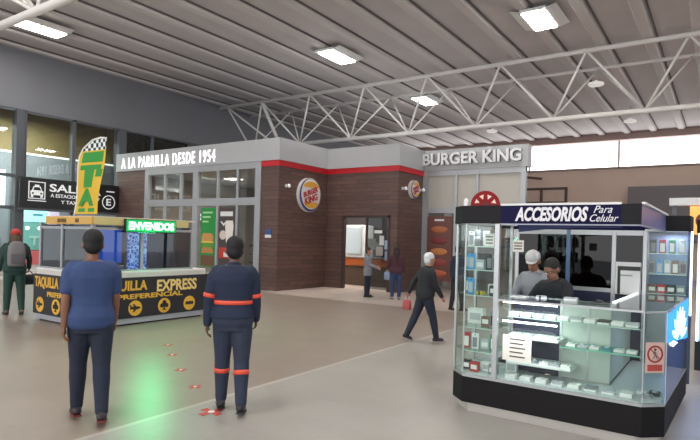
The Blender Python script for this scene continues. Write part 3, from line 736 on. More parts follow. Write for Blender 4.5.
t = thing('led_sign', (kx1 + .04, 6.65, 1.75), 'green lit scrolling sign with white letters on the ticket kiosk', 'sign')
MB().bbox(kx1 + .03, kx1 + .09, 6.1, 7.24, 1.745, 2.0, .01).build('casing', M_black, t)
MB().box(kx1 + .09, kx1 + .096, 6.12, 7.22, 1.765, 1.985).build('screen', mat('led_green', (10, 140, 70), .5, emit=1.3), t)
text_mb('ENVENIDOS', (kx1 + .096, 6.17, 1.80), Y, Z, 1.0, .145, .006, .025).build('lettering', mat('led_letters', (226, 255, 240), .5, emit=2.5), t)
lamp_light(t, (kx1 + .13, 6.67, 1.87), 26, .5, (.06, 1, .35), (1, -.1, -.45))

# feather flag standing on the kiosk roof
t = thing('feather_flag', (-10.68, 6.0, 2.02), 'yellow and green feather flag with a chequered tip on the ticket kiosk', 'flag')
def fl(u, v):   # u across 0..1, v up 0..1
    xl = -10.66 + .2 * v
    cut = ((v - .80) / .2) ** 2 * .34 if v > .80 else 0
    return Vector((xl + cut + u * (.77 + .06 * v - cut), 6.0 + .02 * math.sin(v * 7 + u * 3), 2.08 + v * 1.42))
def cloth(u0, u1, v0, v1, name, m, d=0, nu=6, nv=8, th=.004):
    vs = []; fs = []
    for s_ in (0, 1):
        for j in range(nv + 1):
            for i in range(nu + 1):
                p = fl(u0 + (u1 - u0) * i / nu, v0 + (v1 - v0) * j / nv); vs.append(p + Vector((0, -d - th * s_ if s_ else -d, 0)))
    N = (nu + 1) * (nv + 1)
    for j in range(nv):
        for i in range(nu):
            a = j * (nu + 1) + i; fs.append((a, a + 1, a + nu + 2, a + nu + 1)); fs.append((N + a + nu + 1, N + a + nu + 2, N + a + 1, N + a))
    for j in range(nv):
        for i in (0, nu):
            a = j * (nu + 1) + i; fs.append((a, a + nu + 1, N + a + nu + 1, N + a))
    for i in range(nu):
        for j in (0, nv):
            a = j * (nu + 1) + i; fs.append((a, a + 1, N + a + 1, N + a))
    return MB().add(vs, fs).build(name, m, t)
M_fgy = mat('flag_yellow', (216, 176, 54), .7); M_fgg = mat('flag_green', (48, 142, 58), .7)
M_chk = mat('flag_check', (230, 230, 230), .7)
def check_mat():
    m = M_chk; nt = m.node_tree; b = nt.nodes['Principled BSDF']; tc = nt.nodes.new('ShaderNodeTexCoord')
    sp = nt.nodes.new('ShaderNodeSeparateXYZ'); nt.links.new(tc.outputs['Object'], sp.inputs[0])
    cb_ = nt.nodes.new('ShaderNodeCombineXYZ'); nt.links.new(sp.outputs[0], cb_.inputs[0]); nt.links.new(sp.outputs[2], cb_.inputs[1])
    c_ = nt.nodes.new('ShaderNodeTexChecker'); c_.inputs['Scale'].default_value = 12
    c_.inputs['Color1'].default_value = rgb(228, 232, 228); c_.inputs['Color2'].default_value = rgb(28, 44, 60)
    nt.links.new(cb_.outputs[0], c_.inputs['Vector']); nt.links.new(c_.outputs[0], b.inputs['Base Color'])
check_mat()
cloth(0, 1, 0, .86, 'flag_cloth', M_fgy)
cloth(0, 1, .86, 1, 'chequered_tip', M_chk)
# green T and A running up the cloth
cloth(.12, .92, .70, .84, 'green_block', M_fgg, .006)
cloth(.10, .90, .60, .665, 'green_bar', M_fgg, .006); cloth(.30, .66, .36, .60, 'green_stem', M_fgg, .006, 4, 6)
cloth(.74, .97, .5, .60, 'green_block', M_fgg, .006, 3, 3)
cloth(.12, .4, .03, .08, 'green_block', M_fgg, .006, 3, 2); cloth(.55, .85, .03, .08, 'green_block', M_fgg, .006, 3, 2)
text_mb('A', fl(.14, .11) + Vector((0, -.03, 0)), Vector((1, 0, 0)), Vector((.14, 0, 1)), .52, .34, .006, .05).build('lettering', M_fgg, t)
pole = [Vector((-10.76, 6.0, 2.0))] + [fl(-.02, v / 10) for v in range(0, 11)] + [fl(.5, 1.0) + Vector((0, 0, .03)), fl(.98, 1.0) + Vector((0, 0, .0))]
MB().tube(pole, .018, 8).build('pole', mat('flag_pole', (222, 222, 214), .5), t)
MB().bbox(-10.9, -10.6, 5.88, 6.12, 2.02, 2.05, .008).build('base_plate', M_black, t)

# ------------------------------------------------------------------ accessory kiosk on the right
M_pl = mat('plinth_black', (22, 20, 22), .6, spec=.2); M_gry = mat('fascia_charcoal', (34, 33, 37), .6, spec=.15); M_pur = mat('fascia_purple', (20, 17, 60), .6, spec=.15)
M_shelf = glass('shelf_glass', (226, 246, 238), .06); M_edge = mat('glass_edge', (108, 196, 168), .2)
M_navyp = mat('navy_panel', (24, 28, 62), .5)
M_tubel = mat('led_strip', (250, 252, 255), .5, emit=7)
ak = thing('accessory_kiosk', (-1.35, 6.5, 0), 'glass phone accessory kiosk with a purple ACCESORIOS fascia and black plinth', 'kiosk')
outer = [(-2.38, 5.55), (-2.21, 5.38), (-.56, 5.35), (-.40, 5.50), (-.33, 7.62), (-.50, 7.78), (-2.2, 7.78), (-2.38, 7.6)]
inner = [(-1.9, 5.9), (-.90, 5.87), (-.86, 7.3), (-1.9, 7.3)]
def inset(poly, d):
    cx_ = -1.36; cy_ = 6.57
    return [(p[0] + (cx_ - p[0]) / abs(cx_ - p[0]) * d, p[1] + (cy_ - p[1]) / abs(cy_ - p[1]) * d) for p in poly]
def ushape(o_, i_):
    """front, right and left counters as one U open at the back"""
    return [o_[7], o_[0], o_[1], o_[2], o_[3], (o_[4][0], 7.3), (i_[1][0], 7.3), i_[1], i_[0], (i_[0][0], 6.12), (-2.16, 6.12), (-2.16, 7.6)]
MB().prism(ushape(inset(outer, .05), inset(inner, -.0)), 0, .10).build('toe_kick', mat('toe_silver', (188, 183, 176), .45), ak)
MB().prism(ushape(outer, inner), .10, .36).build('plinth', M_pl, ak)
MB().prism(ushape(inset(outer, .004), inner), .36, .385).build('plinth_trim', M_alu, ak)
MB().prism(ushape(inset(outer, .03), inset(inner, -.02)), .385, .395).build('display_deck', mat('deck_pale', (196, 200, 204), .35), ak)
def pane(a, b, z0, z1, name='glass_pane', m=None, th=.008, par=None):
    a = Vector((a[0], a[1], 0)); b = Vector((b[0], b[1], 0)); u = (b - a)
    return MB().slab(a + Z * z0, u, Z, [(0, 0), (u.length, 0), (u.length, z1 - z0), (0, z1 - z0)], -th).build(name, m or M_case, par or ak)
TOP = 1.93
pane(outer[0], outer[1], .385, TOP); pane(outer[1], (-1.9, 5.375), .385, TOP)
pane((-1.85, 5.375), outer[2], .385, 1.18); pane(outer[2], outer[3], .385, 1.18); pane(outer[3], (-.335, 7.25), .385, 1.18)
pane((-2.38, 6.1), (-2.38, 5.55), .385, TOP)
# counter top glass with aluminium edge
MB().prism([(-1.86, 5.36), (-.56, 5.35), (-.40, 5.5), (-.335, 7.25), (-.84, 7.25), (-.88, 5.86), (-1.86, 5.88)], 1.18, 1.192).build('counter_glass', glass('counter_glass', (240, 246, 244), .08), ak)
ed = MB()
for a, b in (((-1.86, 5.36), (-.56, 5.35)), ((-.56, 5.35), (-.40, 5.5)), ((-.40, 5.5), (-.335, 7.25)), ((-.88, 5.86), (-1.86, 5.88))):
    ed.bar((a[0], a[1], 1.175), (b[0], b[1], 1.18), .014, .018)
ed.build('edge_trim', M_alu, ak)
MB().bar((-.88, 5.86, 1.185), (-.84, 7.25, 1.185), .025, .03).build('lit_edge', mat('lit_edge', (240, 242, 245), .4, emit=1.0), ak)
for (xx, yy) in ((-.56, 5.35), (-.40, 5.5)): MB().bar((xx, yy, .38), (xx, yy, 1.18), .008).build('corner_bead', M_alu, ak)
# posts
def post(xx, yy, z0, z1, wd, m=M_alu): return MB().bbox(xx - wd / 2, xx + wd / 2, yy - wd / 2, yy + wd / 2, z0, z1, .004).build('post', m, ak)
post(-1.875, 5.385, .385, TOP, .05); post(-2.375, 5.56, .385, TOP, .025); post(-2.21, 5.39, .385, TOP, .016)
post(-2.37, 6.1, .1, TOP, .03); post(-1.9, 5.9, .1, TOP, .03)
post(-1.65, 7.4, 0, TOP, .05, mat('blue_post', (96, 116, 150), .4, .3)); post(-1.12, 7.4, 0, TOP, .05); post(-2.3, 7.4, 0, TOP, .05)
post(-.78, 7.35, 0, TOP, .045); post(-.80, 7.7, 0, TOP, .04)
post(-.335, 7.60, .15, TOP, .045, mat('post_dark', (70, 76, 92), .4))
MB().box(-.332, -.312, 7.565, 7.58, .95, 1.93).build('led_strip', mat('led_blue_white', (186, 216, 255), .5, emit=5), ak)
# back partition
MB().box(-2.28, -1.67, 7.385, 7.395, 1.22, TOP).build('dark_pane', glass('smoked_glass', (74, 62, 58), .025), ak)
MB().box(-1.63, -1.14, 7.385, 7.395, 1.22, TOP).build('dark_pane', MATS['smoked_glass'], ak)
MB().box(-1.10, -.80, 7.385, 7.395, 1.22, TOP).build('dark_pane', MATS['smoked_glass'], ak)
MB().box(-2.28, -.80, 7.38, 7.42, 1.17, 1.22).build('mid_rail', M_alu, ak); MB().box(-2.28, -.80, 7.38, 7.42, TOP - .06, TOP).build('top_rail', M_alu, ak)
MB().box(-2.28, -.80, 7.385, 7.415, .1, 1.17).build('lower_panel', M_navyp, ak)
MB().box(-1.35, -.9, 5.865, 5.88, .40, 1.16).build('white_back_panel', mat('back_panel_pale', (184, 190, 184), .5), ak)
MB().box(-1.86, -1.36, 5.89, 5.9, .40, 1.16).build('dark_backing', M_navyp, ak)  # navy sheet standing in for the dark open space behind the shelves
MB().box(-.93, -.90, 5.9, 7.25, .40, 1.16).build('side_back_panel', MATS['back_panel_pale'], ak)
for xx in (-1.36, -1.1): MB().box(xx - .012, xx + .012, 5.86, 5.89, .39, 1.18).build('mullion', M_alu, ak)
# fascia ring
fo = [(-2.40, 5.55), (-2.22, 5.37), (-.60, 5.36), (-.575, 5.385), (-.56, 7.5), (-2.40, 7.5)]
fb = MB()
def fas(a, b, name, m, z0=1.93, z1=2.11, th=.03):
    a = Vector((a[0], a[1], 0)); b = Vector((b[0], b[1], 0)); u = b - a
    return MB().slab(a + Z * z0, u, Z, [(0, 0), (u.length, 0), (u.length, z1 - z0), (0, z1 - z0)], -th).build(name, m, ak)
fas((-2.41, 5.56), (-2.24, 5.36), 'fascia_chamfer', M_gry); fas((-2.24, 5.36), (-1.84, 5.35), 'fascia_end', M_gry)
fas((-1.84, 5.35), (-.76, 5.34), 'fascia_front', M_pur); fas((-.76, 5.34), (-.60, 5.34), 'fascia_end', M_gry)
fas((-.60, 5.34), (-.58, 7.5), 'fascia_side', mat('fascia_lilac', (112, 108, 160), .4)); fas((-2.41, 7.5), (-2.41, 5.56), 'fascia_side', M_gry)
fas((-.60, 7.42), (-.335, 7.46), 'fascia_tower_end', M_gry); fas((-.335, 7.46), (-.32, 7.8), 'fascia_tower_end', M_gry)
fas((-.76, 7.8), (-2.41, 7.5), 'fascia_back', M_pur)
MB().prism([(-2.38, 5.6), (-2.22, 5.41), (-1.86, 5.40), (-1.86, 5.95), (-2.38, 6.15)], 1.925, 1.95).build('tower_top', M_white, ak)
MB().prism([(-.80, 7.47), (-.36, 7.50), (-.35, 7.78), (-.80, 7.78)], 1.925, 1.95).build('tower_top', M_white, ak)
wl_ = MB(); wl_.bar((-1.84, 5.36, 2.115), (-.76, 5.35, 2.115), .03, .02); wl_.bar((-.59, 5.36, 2.115), (-.57, 7.42, 2.115), .03, .02); wl_.build('white_cap', M_white, ak)
ul = MB(); ul.bar((-1.84, 5.36, 1.925), (-.61, 5.36, 1.925), .02, .015); ul.bar((-.61, 5.36, 1.925), (-.59, 7.4, 1.925), .02, .015); ul.bar((-2.38, 5.57, 1.925), (-1.86, 5.37, 1.925), .01, .01); ul.build('soffit_trim', mat('soffit_trim', (170, 172, 190), .4), ak)
M_fl = mat('fascia_letters', (232, 230, 236), .5)
text_mb('ACCESORIOS', (-1.69, 5.335, 1.952), X, Z, .66, .135, .012, .035, shear=.25).build('lettering', M_fl, ak)
text_mb('Para', (-.985, 5.335, 2.03), X, Z, .155, .065, .006, .0, shear=.4).build('lettering', M_fl, ak)
text_mb('Celular', (-1.015, 5.335, 1.952), X, Z, .235, .065, .006, .0, shear=.4).build('lettering', M_fl, ak)
# lower arch under the fascia at the back
MB().slab((-1.83, 5.9, 1.86), X, Z, [(0, .07), (0, .0), (.3, .035), (.6, .05), (1.0, .055), (1.0, .07)], -.02).build('inner_valance', mat('valance_blue', (40, 50, 96), .5), ak)

# glass shelves: left tower, right tower, front counter
def shelf(poly, z, edge, par=ak):
    s_ = MB().prism(poly, z, z + .008).build('glass_shelf', M_shelf, par)
    MB().bar((edge[0][0], edge[0][1], z + .004), (edge[1][0], edge[1][1], z + .004), .006, .009).build('shelf_edge', M_edge if z == .76 else mat('pale_edge', (178, 206, 196), .2), s_)
LT = [(-2.36, 5.57), (-2.21, 5.41), (-1.9, 5.40), (-1.9, 5.86), (-2.36, 6.05)]
LZ = [.62, .86, 1.19, 1.45, 1.69]
for z in LZ: shelf(LT, z, ((-2.21, 5.405), (-1.9, 5.395)))
pane((-2.36, 6.08), (-1.9, 5.89), .395, TOP, 'tower_back', glass('tower_back_glass', (236, 242, 242), .04))
RT = [(-.76, 7.36), (-.36, 7.44), (-.355, 7.76), (-.78, 7.76)]
RZ = [1.19, 1.42, 1.66]
for z in RZ: shelf(RT, z, ((-.76, 7.355), (-.36, 7.435)))
MB().prism([(-.78, 7.34), (-.34, 7.42), (-.34, 7.78), (-.80, 7.78)], 1.1, 1.13).build('tower_floor', mat('tower_floor_dark', (60, 60, 66), .5), ak)
pane((-.76, 7.35), (-.36, 7.43), 1.13, TOP); MB().box(-.78, -.35, 7.77, 7.785, 1.13, TOP).build('tower_back', mat('tower_back_blue', (112, 122, 156), .5), ak)
MB().box(-.78, -.36, 7.4, 7.78, .12, 1.1).build('tower_cabinet', mat('cabinet_pale', (176, 182, 184), .5), ak)
shelf([(-1.28, 5.5), (-.6, 5.49), (-.6, 5.85), (-1.28, 5.86)], .76, ((-1.28, 5.5), (-.6, 5.49)))
shelf([(-1.8, 5.5), (-.6, 5.49), (-.6, 5.85), (-1.8, 5.86)], 1.0, ((-1.8, 5.5), (-.6, 5.49)))
MB().bbox(-1.80, -1.18, 5.5, 5.84, .535, .56, .004).build('white_shelf', M_white, ak)
MB().bbox(-1.8, -1.3, 5.5, 5.84, .79, .81, .004).build('white_shelf', M_white, ak)
for z, xa, xb in ((1.155, -1.82, -1.3), (.965, -1.82, -1.3)):
    MB().tube([(xa, 5.44, z), (xb, 5.44, z)], .009, 8).build('led_tube', M_tubel, ak)
    lamp_light(ak, ((xa + xb) / 2, 5.46, z - .02), 2.2, .5, (.95, 1, 1), (0, .35, -1))
lamp_light(ak, (-2.12, 5.62, 1.9), 1.4, .2, (.95, 1, 1)); lamp_light(ak, (-.5, 7.58, 1.9), 3, .2, (.75, .85, 1))
# blue backlit panel on the right flank
bp = MB().slab((-.392, 5.56, .0), Vector((.068, 1.72, 0)), Z, [(-.04, .91), (1.68, .74), (1.68, 1.175), (-.04, 1.175)], -.012).build('backlit_panel', mat('backlit_blue', (38, 128, 226), .4, emit=1.6), ak)
o_ = Vector((-.392, 5.56, 0)); u_ = Vector((.068, 1.72, 0)).normalized(); n_ = u_.cross(Z)
for i in range(9):
    a = math.radians(12 + i * 19.5); p0 = Vector((.85, .80)); 
    d = Vector((math.cos(a), math.sin(a) * .50)); e = Vector((-math.sin(a), math.cos(a) * .4)) * .07
    q0 = p0 + d * .16; q1 = p0 + d * .52; q2 = p0 + d * .70
    MB().slab(o_ + n_ * .001, u_, Z, [tuple(q0), tuple(q1 - e), tuple(q2), tuple(q1 + e)], .004).build('petal', mat('petal_white', (232, 246, 255), .4, emit=1.6), bp)
lamp_light(ak, (-.30, 6.3, .95), 9, .6, (.25, .5, 1), (1, 0, -.5))
fas((-.400, 5.52), (-.345, 7.25), 'flank_panel', mat('flank_blue_lit', (108, 138, 214), .4), .385, .9, .012)  # blue light falling on the metal flank is put into its colour

MB().slab((-.415, 5.53, .40), Vector((.055, 1.73, 0)), Z, [(0, 0), (1.73, 0), (1.73, .772), (0, .772)], .004).build('inner_liner', MATS['back_panel_pale'], ak)  # pale inner side, added full height to block the backlit panel's blue light

# notices
t = thing('paper_notice', (-1.65, 5.365, .6), 'white paper notice with printed lines on the counter glass', 'notice')
MB().box(-1.79, -1.51, 5.362, 5.366, .595, .845).build('sheet', mat('paper', (226, 222, 214), .6), t)
for i in range(5): MB().box(-1.72, -1.57 - .02 * (i % 2), 5.360, 5.362, .80 - i * .042, .812 - i * .042).build('text_line', mat('ink', (70, 64, 60), .6), t)
t = thing('prohibition_sign', (-.48, 5.43, .7), 'pinkish prohibition sign with a red ringed walking figure on the glass corner', 'sign')
u = Vector((.16, .15, 0)).normalized(); o = Vector((-.545, 5.352, .66)) ; n = u.cross(Z)
MB().slab(o + n * .001, u, Z, [(0, 0), (.18, 0), (.18, .26), (0, .26)], .003).build('sheet', mat('paper_pink', (206, 176, 166), .6), t)
MB().ring(o + n * .004 + u * .09 + Z * .16, u, Z, .075, .06, .003).build('red_ring', mat('sign_ring', (150, 44, 40), .5), t)
g = MB(); q = o + n * .004 + u * .09 + Z * .16
g.disc(q + Z * .038, u, Z, .012, .002, 12)
for (a, b) in (((-.006, .022), (.004, -.01)), ((.002, -.008), (.022, -.045)), ((0, -.008), (-.022, -.04)), ((-.004, .018), (.026, .0)), ((-.004, .018), (-.024, -.004))):
    aa = q + u * a[0] + Z * a[1] + n * .001; bb = q + u * b[0] + Z * b[1] + n * .001; g.bar(aa, bb, .009, .002)
g.build('figure', mat('ink', (70, 64, 60), .6), t)
MB().bar(q + u * -.045 + Z * .045 + n * .003, q + u * .045 + Z * -.045 + n * .003, .012, .003).build('slash', MATS['sign_ring'], t)
MB().slab(o + n * .004, u, Z, [(.02, .015), (.16, .015), (.16, .07), (.02, .07)], .002).build('red_caption', mat('caption_red', (168, 66, 58), .5), t)
def tower_notice(xa, z0, wd, h, yy, label):
    t = thing('small_notice', (xa + wd / 2, yy, z0), label, 'notice', 'small notices in the left glass tower')
    MB().box(xa, xa + wd, yy - .004, yy, z0, z0 + h).build('sheet', mat('paper', (226, 222, 214), .6), t)
    for i in range(3): MB().box(xa + .015, xa + wd - .015, yy - .006, yy - .004, z0 + h * (.2 + .25 * i), z0 + h * (.3 + .25 * i)).build('text_line', mat('ink', (70, 64, 60), .6), t)
tower_notice(-2.03, 1.70, .1, .13, 5.44, 'small lined notice on the top shelf of the left glass tower')
tower_notice(-1.76, 1.655, .11, .115, 5.50, 'small lined notice hanging just right of the silver tower post')

# red wheel lying up behind the tower fascia
t = thing('prize_wheel', (-2.18, 5.8, 2.11), 'red wheel with pale triangular spots on top of the left glass tower', 'wheel')
cw = Vector((-2.16, 5.78, 2.14)); uw = Vector((.95, .3, 0)).normalized()
MB().disc(cw, uw, Z, .155, .04, 32).build('disc', mat('wheel_red', (140, 20, 27), .5, spec=.2), t)
nw = uw.cross(Z)
for i in range(8):
    a = 2 * PI * i / 8 + .39; d = uw * math.cos(a) + Z * math.sin(a); e = uw * -math.sin(a) + Z * math.cos(a); p = cw + nw * .041
    MB().slab(p, uw, Z, [((math.cos(a) * .065), math.sin(a) * .065), (math.cos(a + .22) * .115, math.sin(a + .22) * .115), (math.cos(a - .22) * .115, math.sin(a - .22) * .115)], .004).build('pale_spot', mat('spot_cream', (240, 214, 196), .5), t)
MB().disc(cw + nw * .04, uw, Z, .03, .015, 16).build('hub', mat('wheel_dark', (90, 18, 24), .5), t)
MB().bbox(-2.3, -2.02, 5.68, 5.88, 1.95, 1.985, .005).build('stand', M_black, t)
t = thing('small_white_figure', (-2.33, 5.72, 1.95), 'small white ornament beside the red wheel on the tower', 'ornament')
MB().loft([(1.95, .03, .03), (1.97, .035, .035), (2.05, .02, .02), (2.12, .03, .03), (2.19, .026, .026), (2.21, .01, .01)]).tf(lambda p: p + Vector((-2.33, 5.66, 0))).build('body', M_white, t)

# ------------------------------------------------------------------ goods on the shelves
PAL = {'blue': (70, 150, 214), 'grey': (128, 134, 140), 'white': (226, 226, 224), 'black': (40, 40, 44), 'red': (186, 44, 50), 'yellow': (206, 190, 60),
       'green': (60, 130, 90), 'brown': (120, 88, 66), 'pink': (206, 120, 140), 'silver': (176, 180, 186), 'teal': (60, 140, 150), 'orange': (210, 120, 60), 'purple': (88, 70, 140)}
def cmat(c): return mat('goods_' + c, PAL[c], .45)
protos = {}
def proto(kind, c):
    """one of each kind and colour, standing at the origin; copies share its meshes"""
    k = (kind, c)
    if k in protos: return None
    protos[k] = 1
def goods(kind, c, x, y, z, wd, h, d, label, group, rz=0):
    root = None; key = (kind, c, wd, h, d)
    if key in protos:
        src = protos[key]; root = src.copy(); COL.objects.link(root); root.location = (x, y, z); root.rotation_euler = (0, 0, rz)
        for ch in src.children:
            q = ch.copy(); COL.objects.link(q); q.parent = root
    else:
        root = thing(kind, (0, 0, 0), label, kind.split('_')[-1], group)
        if kind == 'phone_case_pack':
            MB().bbox(-wd / 2, wd / 2, -d / 2, d / 2, 0, h, .003).build('card', cmat(c), root)
            MB().bbox(-wd * .34, wd * .34, -d / 2 - .006, -d / 2 + .001, h * .1, h * .74, .003).build('phone_case', cmat({'blue': 'silver', 'white': 'grey', 'black': 'grey', 'grey': 'black', 'red': 'white'}.get(c, 'white')), root)
            MB().tube([(-.008, -d / 2, h * .9), (.008, -d / 2, h * .9)], .004, 6).build('hanging_hole', M_black, root)
        elif kind == 'carton':
            MB().bbox(-wd / 2, wd / 2, -d / 2, d / 2, 0, h, .003).build('box', cmat(c), root)
            MB().box(-wd * .36, wd * .36, -d / 2 - .0015, -d / 2, h * .25, h * .7).build('printed_panel', cmat({'white': 'silver', 'red': 'white'}.get(c, 'white')), root)
        elif kind == 'speaker_can':
            MB().loft([(0, wd * .46, wd * .46, 0, 0, 2), (.006, wd / 2, wd / 2, 0, 0, 2), (h - .006, wd / 2, wd / 2, 0, 0, 2), (h, wd * .45, wd * .45, 0, 0, 2)], 20).build('body', cmat(c), root)
            MB().loft([(h * .3, wd * .51, wd * .51, 0, 0, 2), (h * .6, wd * .51, wd * .51, 0, 0, 2)], 20).build('band', cmat('silver'), root)
        elif kind == 'blister_pack':
            MB().bbox(-wd / 2, wd / 2, -d / 2, d / 2, 0, h, .002).build('card', cmat(c), root)
            MB().ell((0, 0, h), (wd * .3, d * .3, .012), None, 10, 6).build('blister', cmat('silver'), root)
        elif kind == 'phone_box':
            MB().bbox(-wd / 2, wd / 2, -d / 2, d / 2, 0, h * .6, .002).build('tray', cmat('white'), root)
            MB().bbox(-wd / 2 - .001, wd / 2 + .001, -d / 2 - .001, d / 2 + .001, h * .55, h, .002).build('lid', cmat(c), root)
        elif kind == 'cable_coil':
            for i in range(3): MB().ring((0, 0, h * i / 3), X, Y, wd / 2 - .003 * i, wd / 2 - .012 - .003 * i, h / 3.2, 20).build('loop', cmat(c), root)
            MB().box(-.008, .008, -wd / 2 - .002, -wd / 2 + .016, 0, h * 1.1).build('tie', cmat('black'), root)
        root.location = (x, y, z); root.rotation_euler = (0, 0, rz); protos[key] = root
    root['label'] = label; root['group'] = group; root['category'] = {'phone_case_pack': 'phone case', 'carton': 'box', 'speaker_can': 'speaker', 'blister_pack': 'packet', 'phone_box': 'box', 'cable_coil': 'cable'}[kind]
    return root
ORD = ['leftmost', 'second from left', 'third from left', 'fourth from left', 'fifth from left', 'sixth from left', 'seventh from left', 'eighth from left', 'ninth from left', 'tenth from left', 'eleventh from left']
KN = {'phone_case_pack': 'phone case pack', 'carton': 'carton', 'speaker_can': 'round speaker', 'blister_pack': 'flat packet', 'phone_box': 'flat box', 'cable_coil': 'coiled cable'}
def row(items, where, group, pts, z, rz=0):
    for i, ((kind, c, wd, h, d), (x, y)) in enumerate(zip(items, pts)):
        goods(kind, c, x, y, z, wd, h, d, f'{c} {KN[kind]}, {ORD[i]} on the {where}', group, rz)
pc = lambda c: ('phone_case_pack', c, .072, .16, .02)
bx = lambda c: ('carton', c, .09, .10, .06)
rl = lambda n, x0, x1, y0, y1=None: [(x0 + (x1 - x0) * i / max(1, n - 1), y0 + ((y1 if y1 is not None else y0) - y0) * i / max(1, n - 1)) for i in range(n)]
G1 = 'goods in the left glass tower'
TW = 'left tower shelf'
row([pc('white'), ('speaker_can', 'grey', .06, .17, .06), pc('silver'), pc('brown')], 'highest ' + TW, G1, [(-2.28, 5.72), (-2.17, 5.6), (-2.08, 5.62), (-1.95, 5.62)], 1.698)
row([pc('blue'), pc('blue'), bx('silver'), pc('black'), pc('grey')], 'second highest ' + TW, G1, [(-2.29, 5.66), (-2.20, 5.54), (-2.11, 5.56), (-2.03, 5.6), (-1.95, 5.56)], 1.458)
row([pc('teal'), pc('blue'), ('cable_coil', 'yellow', .10, .03, .10), bx('white'), bx('black')], 'middle ' + TW, G1, [(-2.30, 5.72), (-2.21, 5.56), (-2.11, 5.58), (-2.03, 5.72), (-1.95, 5.54)], 1.198)
row([('carton', 'white', .17, .16, .1), bx('brown'), pc('grey')], 'second lowest ' + TW, G1, [(-2.2, 5.72), (-2.05, 5.6), (-1.96, 5.56)], .868)
row([pc('red'), pc('white'), bx('silver'), pc('green')], 'lowest ' + TW, G1, [(-2.24, 5.56), (-2.14, 5.54), (-2.05, 5.60), (-1.95, 5.56)], .628)
row([bx('black'), bx('red'), bx('white'), bx('grey')], 'bottom deck of the left glass tower', G1, [(-2.24, 5.58), (-2.13, 5.52), (-2.03, 5.6), (-1.93, 5.52)], .396)
G2 = 'goods in the far right glass tower'
TR = 'far right tower shelf'
row([pc('black'), pc('red'), pc('green'), pc('silver')], 'highest ' + TR, G2, rl(4, -.71, -.42, 7.48, 7.53), 1.668)
row([pc('grey'), pc('blue'), pc('silver'), pc('brown'), pc('grey')], 'middle ' + TR, G2, rl(5, -.72, -.40, 7.48, 7.53), 1.428)
row([bx('brown'), bx('red'), bx('black'), bx('grey')], 'lowest ' + TR, G2, rl(4, -.71, -.42, 7.48, 7.53), 1.198)
G3 = 'goods in the front counter'
bl_ = lambda c: ('blister_pack', c, .085, .022, .12); pb = lambda c: ('phone_box', c, .10, .035, .14)
row([pb(c) for c in ('white', 'white', 'silver', 'white', 'white', 'silver', 'white', 'black', 'white', 'silver')], 'upper counter shelf', G3, rl(10, -1.75, -.68, 5.62), 1.008)
row([bl_(c) for c in ('white', 'silver', 'white', 'white')], 'white shelf just under the upper counter shelf', G3, rl(4, -1.74, -1.36, 5.6), .81)
row([bl_(c) for c in ('white', 'silver', 'white', 'teal', 'white', 'white')], 'green edged counter shelf', G3, rl(6, -1.2, -.68, 5.62), .768)
row([bl_(c) for c in ('white', 'white', 'grey', 'white', 'silver', 'white')], 'low white shelf of the front counter', G3, rl(6, -1.74, -1.24, 5.6), .56)
row([pb(c) for c in ('white', 'white', 'white', 'silver', 'white', 'grey', 'silver', 'white')], 'bottom deck of the front counter', G3, rl(8, -1.74, -.7, 5.52), .396)
row([('carton', 'white', .11, .15, .07)], 'counter deck beside the silver post', G3, [(-1.79, 5.68)], .396)
row([bl_('grey'), bl_('black'), bl_('white')], 'deck in the right counter corner', G3, [(-.55, 5.6), (-.5, 5.75), (-.6, 5.73)], .396)
G4 = 'things on the kiosk counter top'
row([('blister_pack', 'white', .16, .012, .1), ('cable_coil', 'silver', .11, .025, .11), ('phone_box', 'silver', .12, .03, .08)], 'counter top of the accessory kiosk', G4, [(-1.72, 5.62), (-1.52, 5.70), (-1.24, 5.72)], 1.193)
t = thing('card_reader', (-.99, 5.74, 1.193), 'small dark card reader standing on the counter glass', 'card reader')
MB().bbox(-1.02, -.96, 5.69, 5.79, 1.193, 1.213, .004).build('body', M_black, t)
MB().box(-1.01, -.97, 5.75, 5.78, 1.2135, 1.2145).build('display', mat('reader_screen', (150, 170, 160), .3), t)

t = thing('framed_white_board', (-.95, 7.34, 1.19), 'white board in a black inner frame at the back right of the accessory kiosk', 'board')
MB().bbox(-1.09, -.812, 7.33, 7.36, 1.16, 1.55, .005).build('outer_frame', M_white, t)
MB().box(-1.065, -.818, 7.322, 7.33, 1.165, 1.50).build('inner_frame', M_black, t)
MB().bbox(-1.03, -.82, 7.29, 7.322, 1.165, 1.45, .004).build('white_sheet', M_white, t)
MB().box(-1.03, -.90, 7.286, 7.29, 1.385, 1.40).build('text_line', mat('ink_grey', (150, 150, 160), .6), t)

# neighbouring lit stall at the right edge
t = thing('blue_lit_stall', (.55, 9.6, 0), 'blue lit glass stall at the right edge behind the accessory kiosk', 'stall')
MB().bbox(-.33, 1.6, 9.3, 10.6, 0, .42, .01).build('plinth', M_black, t)
MB().box(-.30, 1.55, 9.34, 10.5, .42, 1.2).build('lit_case', mat('lit_case_blue', (120, 150, 220), .4, emit=.35), t)
MB().box(-.30, 1.55, 9.9, 10.5, 1.2, 1.95).build('tall_case', mat('tall_case_blue', (64, 92, 170), .4, emit=.15), t)
MB().bbox(-.34, 1.6, 9.3, 10.6, 1.95, 2.15, .01).build('fascia', M_gry, t)
MB().box(-.32, -.29, 9.29, 9.32, .42, 1.95).build('led_strip', MATS['led_blue_white'], t)
t = thing('orange_shop_sign', (.6, 13.4, 2.2), 'glowing orange shop sign under a white rail at the right edge', 'sign')
MB().bbox(-1.0, 2.5, 13.4, 13.6, 2.62, 2.78, .01).build('white_rail', M_white, t)
MB().bbox(-.62, 2.4, 13.35, 13.5, 2.02, 2.6, .01).build('lit_board', mat('orange_glow', (240, 168, 88), .5, emit=.7), t)
MB().ring((-.36, 13.35, 2.3), X, Z, .16, .09, .012).build('dark_ring', mat('sign_brown', (120, 66, 30), .5), t)
